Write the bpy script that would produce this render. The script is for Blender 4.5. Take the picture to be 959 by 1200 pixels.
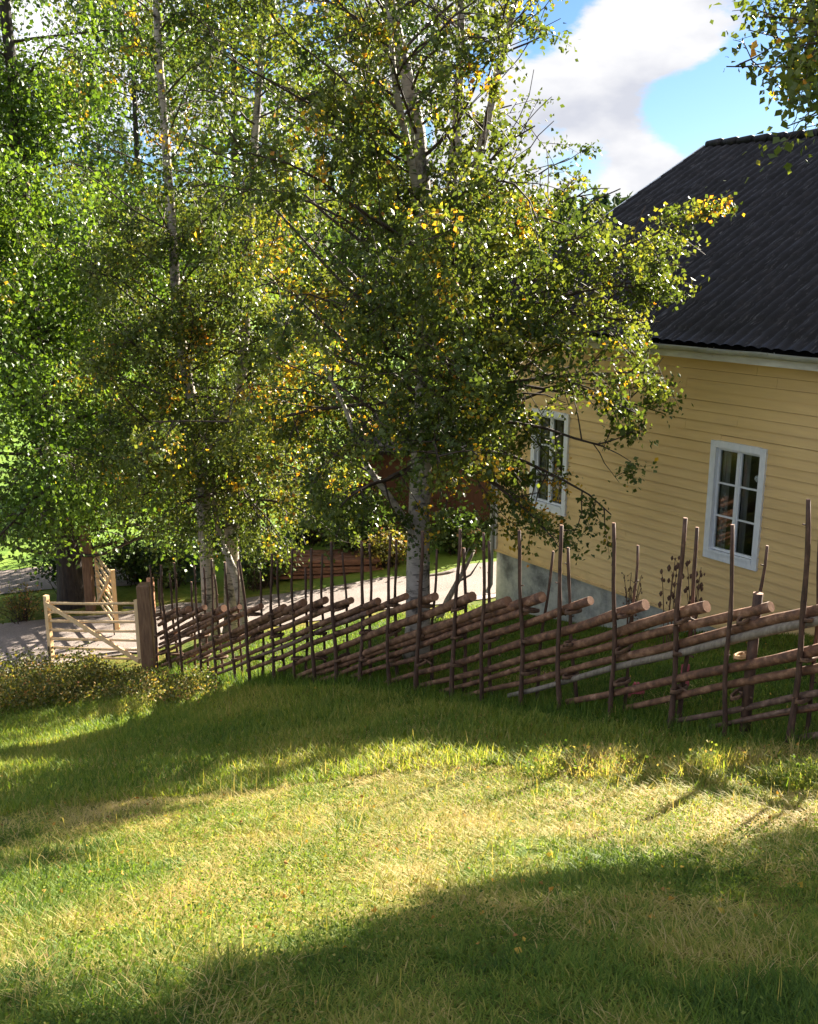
import bpy, math, random
import numpy as np
from mathutils import Vector, Matrix
for o in list(bpy.data.objects): bpy.data.objects.remove(o)
scene = bpy.context.scene
COL = scene.collection
R = math.radians
rng = np.random.default_rng(7)
random.seed(7)

# ------------------------------------------------------------------ camera, sky, sun, exposure
CAM = np.array([0.0, 0.0, 7.0]); PITCH = R(14.4); FPX = 1200.0
cam = bpy.data.cameras.new('camera'); camo = bpy.data.objects.new('camera', cam); COL.objects.link(camo)
cam.sensor_fit = 'VERTICAL'; cam.sensor_height = 24; cam.lens = 24
cam.clip_start = 0.05; cam.clip_end = 6000
camo.location = CAM; camo.rotation_euler = (R(90) - PITCH, 0, 0)
scene.camera = camo

SUN_EL, SUN_AZ = R(25.6), math.atan2(0.66, 0.75)      # azimuth clockwise from +Y
SUN_DIR = np.array([math.cos(SUN_EL) * math.sin(SUN_AZ), math.cos(SUN_EL) * math.cos(SUN_AZ), math.sin(SUN_EL)])
sl = bpy.data.lights.new('sun', 'SUN'); sl.energy = 5.0; sl.angle = R(0.5); sl.color = (1.0, 0.91, 0.76)
so = bpy.data.objects.new('sun', sl); COL.objects.link(so)
so.rotation_euler = Vector(SUN_DIR).to_track_quat('Z', 'Y').to_euler(); so.location = (20, 20, 40)

scene.view_settings.view_transform = 'Standard'; scene.view_settings.look = 'None'
scene.view_settings.gamma = 1; scene.view_settings.use_curve_mapping = False
scene.view_settings.exposure = 2.6

world = bpy.data.worlds.new('World'); scene.world = world; world.use_nodes = True
nt = world.node_tree; nt.nodes.clear()
def N(tree, typ, **kw):
    n = tree.nodes.new(typ)
    for k, v in kw.items(): setattr(n, k, v)
    return n
sky = N(nt, 'ShaderNodeTexSky', sky_type='NISHITA'); sky.sun_disc = False
sky.sun_elevation = SUN_EL; sky.sun_rotation = SUN_AZ; sky.air_density = 1.0; sky.dust_density = 0.4; sky.ozone_density = 2.0
tc = N(nt, 'ShaderNodeTexCoord')
mp = N(nt, 'ShaderNodeMapping'); mp.inputs['Scale'].default_value = (1, 1, 2.1); mp.inputs['Location'].default_value = (0.35, 0.1, 0.2)
nz = N(nt, 'ShaderNodeTexNoise'); nz.inputs['Scale'].default_value = 6.5; nz.inputs['Detail'].default_value = 10; nz.inputs['Roughness'].default_value = 0.62
nt.links.new(tc.outputs['Generated'], mp.inputs[0]); nt.links.new(mp.outputs[0], nz.inputs['Vector'])
def blob(direction, radius, amount, prev):
    """adds amount * falloff around a direction of the sky to the cloud cover"""
    d = N(nt, 'ShaderNodeVectorMath', operation='DISTANCE'); d.inputs[1].default_value = direction
    nt.links.new(tc.outputs['Generated'], d.inputs[0])
    m = N(nt, 'ShaderNodeMapRange', interpolation_type='SMOOTHSTEP'); m.inputs['From Min'].default_value = radius; m.inputs['From Max'].default_value = 0
    m.inputs['To Min'].default_value = 0; m.inputs['To Max'].default_value = amount
    nt.links.new(d.outputs['Value'], m.inputs['Value'])
    a = N(nt, 'ShaderNodeMath', operation='ADD'); nt.links.new(prev, a.inputs[0]); nt.links.new(m.outputs[0], a.inputs[1])
    return a.outputs[0]
def skydir(px, py):
    v = np.array([px - 479.5, 0, 0]) + (600 - py) * np.array([0, math.sin(PITCH), math.cos(PITCH)]) + FPX * np.array([0, math.cos(PITCH), -math.sin(PITCH)])
    return tuple(v / np.linalg.norm(v))
c = nz.outputs['Fac']
for px, py, rad, amt in [(860, 122, .13, -.30), (935, 120, .10, -.18), (790, 128, .055, -.2), (735, 70, .09, .20), (800, 45, .07, .22), (765, 200, .055, .40), (600, 120, .16, .16), (180, 80, .12, .2), (500, 90, .12, .14), (640, 20, .05, -.25), (490, 150, .03, -.25), (900, 30, .07, .08), (430, 190, .05, -.2), (555, 75, .035, -.3), (280, 60, .05, -.25)]:
    c = blob(skydir(px, py), rad, amt, c)
cr = N(nt, 'ShaderNodeMapRange', interpolation_type='SMOOTHSTEP'); cr.inputs['From Min'].default_value = .46; cr.inputs['From Max'].default_value = .60
nt.links.new(c, cr.inputs['Value'])
nz2 = N(nt, 'ShaderNodeTexNoise'); nz2.inputs['Scale'].default_value = 9; nz2.inputs['Detail'].default_value = 5
nt.links.new(mp.outputs[0], nz2.inputs['Vector'])
ccol = N(nt, 'ShaderNodeMix', data_type='RGBA'); ccol.inputs['A'].default_value = (3.3, 3.4, 3.8, 1); ccol.inputs['B'].default_value = (4.6, 4.6, 4.7, 1)
cmr = N(nt, 'ShaderNodeMapRange'); cmr.inputs['From Min'].default_value = .40; cmr.inputs['From Max'].default_value = .60
nt.links.new(nz2.outputs['Fac'], cmr.inputs['Value']); nt.links.new(cmr.outputs[0], ccol.inputs['Factor'])
# clouds opposite the sun are front-lit and brighter than those on the sun's side
dt = N(nt, 'ShaderNodeVectorMath', operation='DOT_PRODUCT'); dt.inputs[1].default_value = (-math.sin(SUN_AZ), -math.cos(SUN_AZ), 0.1)
nt.links.new(tc.outputs['Generated'], dt.inputs[0])
fl = N(nt, 'ShaderNodeMapRange'); fl.inputs['From Min'].default_value = -.75; fl.inputs['From Max'].default_value = .6; fl.inputs['To Min'].default_value = .72; fl.inputs['To Max'].default_value = 2.3
nt.links.new(dt.outputs['Value'], fl.inputs['Value'])
lit = N(nt, 'ShaderNodeVectorMath', operation='SCALE'); nt.links.new(ccol.outputs['Result'], lit.inputs[0]); nt.links.new(fl.outputs[0], lit.inputs['Scale'])
mixc = N(nt, 'ShaderNodeMix', data_type='RGBA')
tint = N(nt, 'ShaderNodeMix', data_type='RGBA', blend_type='MULTIPLY'); tint.inputs['Factor'].default_value = 1; tint.inputs['B'].default_value = (.25, .35, .50, 1)
nt.links.new(sky.outputs[0], tint.inputs['A'])
nt.links.new(cr.outputs[0], mixc.inputs['Factor']); nt.links.new(tint.outputs['Result'], mixc.inputs['A']); nt.links.new(lit.outputs[0], mixc.inputs['B'])
bg = N(nt, 'ShaderNodeBackground'); bg.inputs['Strength'].default_value = 0.05
nt.links.new(mixc.outputs['Result'], bg.inputs['Color'])
wo = N(nt, 'ShaderNodeOutputWorld'); nt.links.new(bg.outputs[0], wo.inputs['Surface'])
scene.cycles.max_bounces = 6; scene.cycles.transparent_max_bounces = 6; scene.cycles.transmission_bounces = 5
scene.cycles.sample_clamp_indirect = 6

# ------------------------------------------------------------------ materials
def new_mat(name):
    m = bpy.data.materials.new(name); m.use_nodes = True
    t = m.node_tree; b = t.nodes['Principled BSDF']
    return m, t, b
def ramp(t, stops, fac=None):
    r = N(t, 'ShaderNodeValToRGB'); e = r.color_ramp.elements
    while len(e) > 1: e.remove(e[-1])
    e[0].position = stops[0][0]; e[0].color = (*stops[0][1], 1)
    for p, c in stops[1:]:
        k = e.new(p); k.color = (*c, 1)
    if fac is not None: t.links.new(fac, r.inputs['Fac'])
    return r
def coords(t, scale=(1, 1, 1), kind='Object'):
    tc = N(t, 'ShaderNodeTexCoord'); m = N(t, 'ShaderNodeMapping'); m.inputs['Scale'].default_value = scale
    t.links.new(tc.outputs[kind], m.inputs[0]); return m.outputs[0]
def noise(t, vec, scale, detail=5, rough=.55):
    n = N(t, 'ShaderNodeTexNoise'); n.inputs['Scale'].default_value = scale; n.inputs['Detail'].default_value = detail; n.inputs['Roughness'].default_value = rough
    if vec is not None: t.links.new(vec, n.inputs['Vector'])
    return n.outputs['Fac']
def bump(t, b, h, strength=.4, dist=.02):
    k = N(t, 'ShaderNodeBump'); k.inputs['Strength'].default_value = strength; k.inputs['Distance'].default_value = dist
    t.links.new(h, k.inputs['Height']); t.links.new(k.outputs[0], b.inputs['Normal'])
def mixrgb(t, fac, a, b, blend='MIX'):
    m = N(t, 'ShaderNodeMix', data_type='RGBA', blend_type=blend)
    for sock, v in (('Factor', fac), ('A', a), ('B', b)):
        if isinstance(v, (int, float)): m.inputs[sock].default_value = v
        elif isinstance(v, tuple): m.inputs[sock].default_value = (*v, 1)
        else: t.links.new(v, m.inputs[sock])
    return m.outputs['Result']
def noisy(name, stops, scale=8, stretch=(1, 1, 1), rough=.7, bstr=.3, bdist=.01, detail=6, spec=.3):
    m, t, b = new_mat(name); v = coords(t, stretch); f = noise(t, v, scale, detail, .62)
    t.links.new(ramp(t, stops, f).outputs[0], b.inputs['Base Color']); b.inputs['Roughness'].default_value = rough
    b.inputs['Specular IOR Level'].default_value = spec
    if bstr: bump(t, b, f, bstr, bdist)
    return m

def leaf_material(name, stops, trans=.38, rough=.42, spec=.42):
    m, t, b = new_mat(name)
    a = N(t, 'ShaderNodeAttribute', attribute_name='hue')
    r = ramp(t, stops, a.outputs['Fac'])
    t.links.new(r.outputs[0], b.inputs['Base Color']); b.inputs['Roughness'].default_value = rough; b.inputs['Specular IOR Level'].default_value = spec
    tr = N(t, 'ShaderNodeBsdfTranslucent'); k = mixrgb(t, 1.0, r.outputs[0], (1.55, 1.5, .62), 'MULTIPLY')
    t.links.new(k, tr.inputs['Color'])
    ms = N(t, 'ShaderNodeMixShader'); ms.inputs[0].default_value = trans
    t.links.new(b.outputs[0], ms.inputs[1]); t.links.new(tr.outputs[0], ms.inputs[2])
    t.links.new(ms.outputs[0], t.nodes['Material Output'].inputs['Surface'])
    return m
M = {}
M['leaf'] = leaf_material('birch_leaf', [(0, (.036, .060, .014)), (.45, (.084, .114, .026)), (.76, (.145, .17, .036)), (.84, (.32, .27, .035)), (.93, (.55, .33, .03)), (1, (.50, .19, .03))], trans=.42, spec=.3)
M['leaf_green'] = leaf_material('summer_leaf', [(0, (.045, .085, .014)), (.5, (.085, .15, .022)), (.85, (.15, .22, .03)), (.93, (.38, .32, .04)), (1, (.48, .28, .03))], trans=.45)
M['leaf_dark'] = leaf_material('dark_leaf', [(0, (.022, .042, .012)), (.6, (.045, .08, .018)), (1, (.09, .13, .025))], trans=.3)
M['weed'] = leaf_material('weed_leaf', [(0, (.04, .075, .014)), (.5, (.10, .16, .025)), (.8, (.18, .22, .045)), (.92, (.38, .31, .11)), (1, (.30, .19, .08))], trans=.4, rough=.75, spec=.2)
M['weed_dry'] = leaf_material('fallen_leaf', [(0, (.42, .30, .05)), (.5, (.45, .24, .05)), (1, (.22, .11, .05))], trans=.2, rough=.8, spec=.1)
M['leaf_brown'] = leaf_material('autumn_bush_leaf', [(0, (.06, .07, .02)), (.5, (.13, .14, .03)), (.75, (.30, .22, .06)), (1, (.34, .13, .06))], trans=.35, rough=.6)
M['blade'] = leaf_material('grass_blade', [(0, (.035, .080, .012)), (.35, (.115, .185, .024)), (.6, (.25, .27, .05)), (.8, (.42, .34, .12)), (1, (.50, .39, .20))], trans=.5, rough=.6, spec=.25)
M['needle'] = leaf_material('far_foliage', [(0, (.02, .04, .02)), (1, (.06, .09, .03))], trans=.2, rough=.7, spec=.1)

def birch_bark(name, pale, dark_amount):
    m, t, b = new_mat(name)
    v1 = coords(t, (2.2, 2.2, 16)); f1 = noise(t, v1, 2.2, 6, .65)
    v2 = coords(t, (1, 1, .8)); f2 = noise(t, v2, 4.5, 5, .6)
    r1 = ramp(t, [(0, (0, 0, 0)), (.36, (.05,) * 3), (.46, (1,) * 3)], f1)
    r2 = ramp(t, [(0, (0, 0, 0)), (dark_amount, (0, 0, 0)), (dark_amount + .1, (1,) * 3)], f2)
    mult = mixrgb(t, 1.0, r1.outputs[0], r2.outputs[0], 'MULTIPLY')
    tone = ramp(t, [(.3, tuple(x * .72 for x in pale)), (.7, pale)], noise(t, coords(t), 9))
    col = mixrgb(t, mult, (.045, .036, .03), tone.outputs[0])
    t.links.new(col, b.inputs['Base Color']); b.inputs['Roughness'].default_value = .7; bump(t, b, f1, .5, .015)
    return m
M['birch'] = birch_bark('birch_bark', (.36, .31, .26), .38)
M['birch_pink'] = birch_bark('young_birch_bark', (.46, .36, .28), .30)
M['twig'] = noisy('twig_bark', [(.3, (.022, .015, .012)), (.7, (.07, .045, .032))], 20)
M['darkbark'] = noisy('dark_bark', [(.3, (.018, .014, .012)), (.7, (.06, .045, .036))], 6, (3, 3, .6), bstr=.9, bdist=.05)
M['rail'] = noisy('bark_rail', [(.3, (.045, .022, .014)), (.5, (.12, .058, .034)), (.62, (.22, .11, .06)), (.75, (.30, .22, .17))], 7, (2, 2, 2), bstr=.6, bdist=.012)
M['rail_red'] = noisy('reddish_bark_rail', [(.3, (.05, .024, .015)), (.5, (.135, .066, .036)), (.64, (.24, .13, .075)), (.75, (.30, .23, .18))], 6, (2, 2, 2), bstr=.7, bdist=.014)
M['rail_grey'] = noisy('grey_brown_bark_rail', [(.3, (.04, .024, .017)), (.5, (.11, .064, .044)), (.64, (.19, .12, .085)), (.75, (.33, .27, .22))], 8, (2, 2, 2), bstr=.7, bdist=.014)
M['stake'] = noisy('bark_stake', [(.3, (.03, .017, .012)), (.6, (.085, .045, .03)), (.75, (.16, .10, .07))], 9, (3, 3, 1), bstr=.5, bdist=.01)
M['cut'] = noisy('cut_wood', [(.3, (.15, .07, .038)), (.7, (.25, .13, .07))], 18, bstr=.2)
M['tie'] = noisy('withy', [(.35, (.05, .028, .018)), (.65, (.16, .09, .05))], 22, bstr=.2)
M['peel'] = noisy('peeled_withy', [(.35, (.42, .22, .09)), (.65, (.58, .36, .17))], 22, bstr=.2)
M['pale_wood'] = noisy('pale_new_wood', [(.3, (.52, .34, .17)), (.7, (.66, .48, .28))], 6, (6, 6, 1.2), bstr=.2, bdist=.005)
M['post_brown'] = noisy('weathered_post', [(.3, (.11, .06, .035)), (.7, (.24, .14, .08))], 5, (7, 7, .8), bstr=.5)
M['post_red'] = noisy('reddish_post', [(.3, (.30, .13, .07)), (.7, (.48, .24, .13))], 5, (7, 7, .8), bstr=.4)
M['grey_wood'] = noisy('grey_dead_wood', [(.3, (.10, .08, .062)), (.7, (.24, .20, .155))], 7, (5, 5, 1), bstr=.4)
M['rail_dark'] = noisy('dark_old_rail', [(.3, (.03, .024, .02)), (.7, (.07, .055, .045))], 8)
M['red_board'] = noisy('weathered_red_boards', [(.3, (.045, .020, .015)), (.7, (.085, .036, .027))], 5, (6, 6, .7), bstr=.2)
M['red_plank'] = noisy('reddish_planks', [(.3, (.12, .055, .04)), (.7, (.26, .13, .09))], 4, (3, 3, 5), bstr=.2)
M['white'] = noisy('white_trim', [(.3, (.66, .68, .70)), (.7, (.80, .81, .82))], 5, (3, 3, 1), rough=.5, bstr=.08)
M['stem_dead'] = noisy('dead_stem', [(.3, (.07, .035, .022)), (.7, (.16, .085, .05))], 20, bstr=0)
M['black'] = noisy('dark_iron', [(.3, (.02, .02, .02)), (.7, (.05, .045, .04))], 20, rough=.5, bstr=.1)

def siding():
    m, t, b = new_mat('yellow_painted_boards')
    f = noise(t, coords(t, (.5, 4, 6)), 3.2, 7, .6); f2 = noise(t, coords(t, (.35, 1, .9)), 1.3, 4)
    a = ramp(t, [(.3, (.70, .475, .21)), (.55, (.76, .52, .215)), (.8, (.79, .56, .26))], f)
    d = ramp(t, [(.3, (.82, .80, .76)), (.65, (1, 1, 1))], f2)
    sp = N(t, 'ShaderNodeSeparateXYZ'); t.links.new(coords(t), sp.inputs[0])
    ad = N(t, 'ShaderNodeMath', operation='MULTIPLY_ADD'); ad.inputs[1].default_value = -1.1; t.links.new(sp.outputs['Z'], ad.inputs[0])
    nn_ = noise(t, coords(t, (1.2, 1, 1)), 2.6, 6, .65); ad.inputs[2].default_value = 2.05
    sm = N(t, 'ShaderNodeMath', operation='ADD'); t.links.new(ad.outputs[0], sm.inputs[0]); t.links.new(nn_, sm.inputs[1])
    dirt = ramp(t, [(.42, (1, 1, 1)), (.75, (.72, .70, .66))], sm.outputs[0])      # rain splash above the foundation
    fade = ramp(t, [(.35, (1, 1, 1)), (.7, (1.06, 1.10, 1.22))], noise(t, coords(t, (.25, 1, .5)), 1.0, 5))
    k1 = mixrgb(t, 1.0, a.outputs[0], d.outputs[0], 'MULTIPLY'); k2 = mixrgb(t, 1.0, k1, dirt.outputs[0], 'MULTIPLY')
    t.links.new(mixrgb(t, 1.0, k2, fade.outputs[0], 'MULTIPLY'), b.inputs['Base Color'])
    b.inputs['Roughness'].default_value = .55; bump(t, b, f, .25, .006); return m
M['siding'] = siding()
def plaster():
    m, t, b = new_mat('stained_plaster')
    f = noise(t, coords(t, (1, 1, .8)), 1.7, 8, .65); f2 = noise(t, coords(t), 14, 6)
    a = ramp(t, [(.36, (.14, .14, .13)), (.46, (.31, .32, .295)), (.54, (.44, .44, .385)), (.75, (.50, .51, .44))], f)
    g = ramp(t, [(.3, (.75,) * 3), (.7, (1.05,) * 3)], f2)
    t.links.new(mixrgb(t, 1.0, a.outputs[0], g.outputs[0], 'MULTIPLY'), b.inputs['Base Color']); b.inputs['Roughness'].default_value = .85
    bump(t, b, f2, .5, .015); return m
M['plaster'] = plaster()
def roofmat():
    m, t, b = new_mat('dark_roof_tile')
    f = noise(t, coords(t, (4.2, 2.9, 1)), 1.0, 6, .7); f2 = noise(t, coords(t, (12, 1.2, 1)), 3, 5, .7)
    a = ramp(t, [(.3, (.004, .0035, .004)), (.55, (.009, .0078, .0085)), (.72, (.026, .021, .020))], f)
    g = ramp(t, [(.58, (0,) * 3), (.70, (.16, .155, .16))], f2)  # pale streaks painted into the tile colour as sun glints
    t.links.new(mixrgb(t, .55, a.outputs[0], g.outputs[0], 'ADD'), b.inputs['Base Color'])
    b.inputs['Roughness'].default_value = .55; b.inputs['Specular IOR Level'].default_value = .18; bump(t, b, f2, .35, .01); return m
M['tile'] = roofmat()
M['gutter'] = noisy('weathered_gutter', [(.3, (.24, .24, .20)), (.6, (.36, .36, .30)), (.75, (.30, .2, .13))], 4, (1, 3, 3), rough=.5, bstr=.1)
M['fascia'] = noisy('fascia_paint', [(.28, (.25, .13, .07)), (.36, (.5, .47, .40)), (.7, (.66, .64, .56))], 3, (1, 4, 4), rough=.6, bstr=.1)
m, t, b = new_mat('window_glass'); b.inputs['Base Color'].default_value = (.9, .95, .93, 1); b.inputs['Roughness'].default_value = .03
b.inputs['Transmission Weight'].default_value = 1; b.inputs['IOR'].default_value = 1.4; M['glass'] = m
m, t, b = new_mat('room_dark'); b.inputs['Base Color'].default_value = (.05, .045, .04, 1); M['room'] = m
M['curtain'] = noisy('curtain_cloth', [(.3, (.14, .14, .125)), (.7, (.24, .235, .215))], 6, (9, 1, .3), bstr=.3)
M['gravel'] = None
def ground_mat():
    m, t, b = new_mat('meadow_ground')
    P = coords(t)
    f1 = noise(t, P, .55, 6, .6); f2 = noise(t, P, 6, 8, .7); f3 = noise(t, P, 45, 4, .7)
    a = ramp(t, [(.32, (.055, .085, .018)), (.5, (.12, .14, .03)), (.68, (.26, .21, .075))], f2)
    a2 = ramp(t, [(.35, (.7, .95, .7)), (.62, (1.25, 1.0, .8))], f1)
    s = ramp(t, [(.35, (.55,) * 3), (.65, (1.2,) * 3)], f3)
    near = mixrgb(t, 1.0, mixrgb(t, 1.0, a.outputs[0], a2.outputs[0], 'MULTIPLY'), s.outputs[0], 'MULTIPLY')
    # the mown meadow beyond the drive is a plain fresh green
    sep = N(t, 'ShaderNodeSeparateXYZ'); t.links.new(P, sep.inputs[0])
    mr = N(t, 'ShaderNodeMapRange'); mr.inputs['From Min'].default_value = 20; mr.inputs['From Max'].default_value = 23
    t.links.new(sep.outputs['Y'], mr.inputs['Value'])
    far = ramp(t, [(.3, (.10, .19, .03)), (.7, (.20, .29, .05))], noise(t, P, 1.2, 7))
    t.links.new(mixrgb(t, mr.outputs[0], near, far.outputs[0]), b.inputs['Base Color'])
    b.inputs['Roughness'].default_value = .9; b.inputs['Specular IOR Level'].default_value = .1
    bump(t, b, f2, .8, .06); return m
M['ground'] = ground_mat()
def gravel_mat():
    m, t, b = new_mat('pinkish_gravel'); P = coords(t)
    f = noise(t, P, 55, 5, .7); f2 = noise(t, P, 1.6, 5)
    a = ramp(t, [(.32, (.12, .098, .088)), (.5, (.23, .188, .170)), (.7, (.34, .28, .256))], f)
    g = ramp(t, [(.3, (.75, .73, .70)), (.7, (1.05,) * 3)], f2)
    t.links.new(mixrgb(t, 1.0, a.outputs[0], g.outputs[0], 'MULTIPLY'), b.inputs['Base Color']); b.inputs['Roughness'].default_value = .9
    bump(t, b, f, .7, .02); return m
M['gravel'] = gravel_mat()
def plain(name, c, rough=.5, spec=.5): return noisy(name, [(.3, tuple(x * .85 for x in c)), (.7, c)], 12, rough=rough, bstr=.05, spec=spec)
M['bin'] = plain('green_bin_plastic', (.035, .075, .05)); M['bin_lid'] = plain('pale_bin_lid', (.20, .36, .30))
M['pinkred'] = plain('faded_red_plastic', (.50, .10, .12)); M['darkred'] = plain('dull_red_paint', (.28, .06, .06))
M['rubber'] = plain('black_rubber', (.02, .02, .02))

# ------------------------------------------------------------------ mesh helpers
def cap_to_empty(o): return o
def prop(o, label=None, cat=None, group=None, kind=None):
    if label: o['label'] = label
    if cat: o['category'] = cat
    if group: o['group'] = group
    if kind: o['kind'] = kind
    return o
def empty(name, loc, label, cat, group=None, rz=0):
    o = bpy.data.objects.new(name, None); COL.objects.link(o); o.empty_display_size = .2
    o.location = loc; o.rotation_euler = (0, 0, rz)
    return prop(o, label, cat, group)
class MB:
    def __init__(s): s.v = []; s.f = []; s.m = []; s.smooth = []
    def add(s, verts, faces, mi=0, smooth=False):
        k = len(s.v); s.v += [tuple(map(float, p)) for p in verts]
        for f in faces:
            s.f.append([i + k for i in f]); s.m.append(mi); s.smooth.append(smooth)
    def box(s, lo, hi, mi=0):
        x0, y0, z0 = lo; x1, y1, z1 = hi
        s.add([(x0, y0, z0), (x1, y0, z0), (x1, y1, z0), (x0, y1, z0), (x0, y0, z1), (x1, y0, z1), (x1, y1, z1), (x0, y1, z1)],
              [(0, 3, 2, 1), (4, 5, 6, 7), (0, 1, 5, 4), (1, 2, 6, 5), (2, 3, 7, 6), (3, 0, 4, 7)], mi)
    def bar(s, a, b, w, h, mi=0, up=(0, 0, 1)):
        a = np.array(a, float); b = np.array(b, float); d = b - a; d /= np.linalg.norm(d)
        x = np.cross(d, up); 
        if np.linalg.norm(x) < 1e-4: x = np.array([1., 0, 0])
        x /= np.linalg.norm(x); y = np.cross(x, d)
        q = [(-1, -1), (1, -1), (1, 1), (-1, 1)]
        v = [p + x * i * w / 2 + y * j * h / 2 for p in (a, b) for i, j in q]
        s.add(v, [(0, 1, 2, 3), (7, 6, 5, 4), (0, 4, 5, 1), (1, 5, 6, 2), (2, 6, 7, 3), (3, 7, 4, 0)], mi)
    def tube(s, pts, radii, n=7, mi=0, cap=None, jag=0.0):
        pts = np.array(pts, float); m = len(pts)
        radii = np.broadcast_to(np.array(radii, float), (m,))
        tan = np.gradient(pts, axis=0); tan /= np.linalg.norm(tan, axis=1)[:, None] + 1e-9
        ref = np.array([0, 0, 1.]) if abs(tan[0][2]) < .9 else np.array([1., 0, 0])
        x = np.cross(tan[0], ref); x /= np.linalg.norm(x)
        ang = np.arange(n) / n * 2 * math.pi; V = []
        for i in range(m):
            x = x - tan[i] * (x @ tan[i]); x /= np.linalg.norm(x); y = np.cross(tan[i], x)
            rr = radii[i] * (1 + jag * (np.random.default_rng(i + m).random(n) - .5)) if jag else radii[i] * np.ones(n)
            V.append(pts[i] + (np.cos(ang) * rr)[:, None] * x + (np.sin(ang) * rr)[:, None] * y)
        k = len(s.v); s.v += [tuple(p) for p in np.concatenate(V)]
        for i in range(m - 1):
            for j in range(n):
                j2 = (j + 1) % n
                s.f.append([k + i * n + j, k + i * n + j2, k + (i + 1) * n + j2, k + (i + 1) * n + j]); s.m.append(mi); s.smooth.append(True)
        if cap is not None:
            s.f.append([k + j for j in range(n)][::-1]); s.m.append(cap); s.smooth.append(False)
            s.f.append([k + (m - 1) * n + j for j in range(n)]); s.m.append(cap); s.smooth.append(False)
    def build(s, name, mats, parent=None):
        me = bpy.data.meshes.new(name); v = s.v
        if parent is not None and parent.rotation_euler.z == 0:
            L = np.array(parent.get('_o', parent.location)); v = (np.array(v) - L).tolist()
        me.from_pydata(v, [], s.f)
        for m in (mats if isinstance(mats, (list, tuple)) else [mats]): me.materials.append(m)
        me.polygons.foreach_set('material_index', s.m); me.polygons.foreach_set('use_smooth', s.smooth)
        me.update(); o = bpy.data.objects.new(name, me); COL.objects.link(o)
        if parent is not None:
            o.parent = parent
        return o
def mesh_np(name, V, F, mat, parent=None, hue=None, origin=None):
    V = np.asarray(V, np.float32)
    if origin is not None: V = V - np.asarray(origin, np.float32)
    F = np.asarray(F, np.int32); k = F.shape[1]
    me = bpy.data.meshes.new(name); me.vertices.add(len(V)); me.vertices.foreach_set('co', V.ravel())
    me.loops.add(F.size); me.loops.foreach_set('vertex_index', F.ravel())
    me.polygons.add(len(F)); me.polygons.foreach_set('loop_start', np.arange(0, F.size, k, dtype=np.int32))
    if hue is not None:
        a = me.attributes.new('hue', 'FLOAT', 'FACE'); a.data.foreach_set('value', np.asarray(hue, np.float32))
    me.materials.append(mat); me.update(calc_edges=True)
    o = bpy.data.objects.new(name, me); COL.objects.link(o)
    if parent is not None: o.parent = parent
    return o
def at(px, py, Y):
    r = np.array([px - 479.5, 0, 0]) + (600 - py) * np.array([0, math.sin(PITCH), math.cos(PITCH)]) + FPX * np.array([0, math.cos(PITCH), -math.sin(PITCH)])
    return CAM + r * (Y / r[1])
def vnoise(x, y, scale, seed):
    g = np.random.default_rng(seed).random((64, 64)); u = np.asarray(x) / scale + 200.0; v = np.asarray(y) / scale + 200.0
    i = np.floor(u).astype(int); j = np.floor(v).astype(int); a = u - i; b = v - j; a = a * a * (3 - 2 * a); b = b * b * (3 - 2 * b)
    G = lambda p, q: g[p % 64, q % 64]
    return (G(i, j) * (1 - a) + G(i + 1, j) * a) * (1 - b) + (G(i, j + 1) * (1 - a) + G(i + 1, j + 1) * a) * b

# ------------------------------------------------------------------ terrain
CP = np.array([(0, 0, 5.35), (0, 2.6, 4.74), (-1.23, 2.6, 4.72), (1.2, 2.6, 4.78), (0, 5, 3.77), (0, 8, 2.83), (2.04, 4.6, 4.05), (3.03, 7.3, 3.31), (2.3, 8.15, 2.99),
    (1.52, 9.06, 2.73), (.83, 9.87, 2.44), (.12, 10.7, 2.2), (-.53, 11.46, 1.91), (-1.46, 12.55, 1.45), (-2.94, 14.28, .75), (-4.24, 15.8, .22),
    (-4.0, 9.5, 1.86), (-3, 5, 3.45), (-7, 10, 1.2), (-6.4, 14.2, .18), (-9, 13.5, .05), (-8, 5, 2.8), (-8, 0, 4.3), (1.5, 17.5, .72), (3.46, 14.8, 1.3), (5.0, 12.7, 2.1), (6.5, 8, 3.2),
    (8, 10.0, 2.7), (7, 4, 4.3), (7, 0, 5.5), (1.5, 19, .55), (-3, 18.5, 0.0), (-6.4, 17.5, -.16), (-9.5, 17, -.32), (-.2, 21, .12), (-6, 21, -.3), (-8.7, 21.5, -.42), (-10.4, 26, -.62),
    (-4, 26, -.4), (2, 24, .2), (-14, 14, -.4), (-15, 20, -.6), (-15, 28, -.7), (4, 30, .2), (10, 22, .8), (13, 12, 2.2), (12, 0, 5.2), (-13, 5, 2.0), (-13, -3, 4.2), (0, -4, 6.4), (8, -5, 6.6), (-3, 32, -.3),
    (.15, 12.5, 1.85), (-3.3, 16.7, .45), (-1.0, 15.0, 1.05)], float)
def tps_fit(P):
    n = len(P); X = P[:, :2]; D = np.linalg.norm(X[:, None] - X[None], axis=2)
    K = np.where(D > 0, D ** 2 * np.log(D + 1e-12), 0) + np.eye(n) * .35
    Q = np.hstack([np.ones((n, 1)), X]); A = np.zeros((n + 3, n + 3)); A[:n, :n] = K; A[:n, n:] = Q; A[n:, :n] = Q.T
    return np.linalg.solve(A, np.concatenate([P[:, 2], np.zeros(3)]))
TW = tps_fit(CP)
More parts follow.
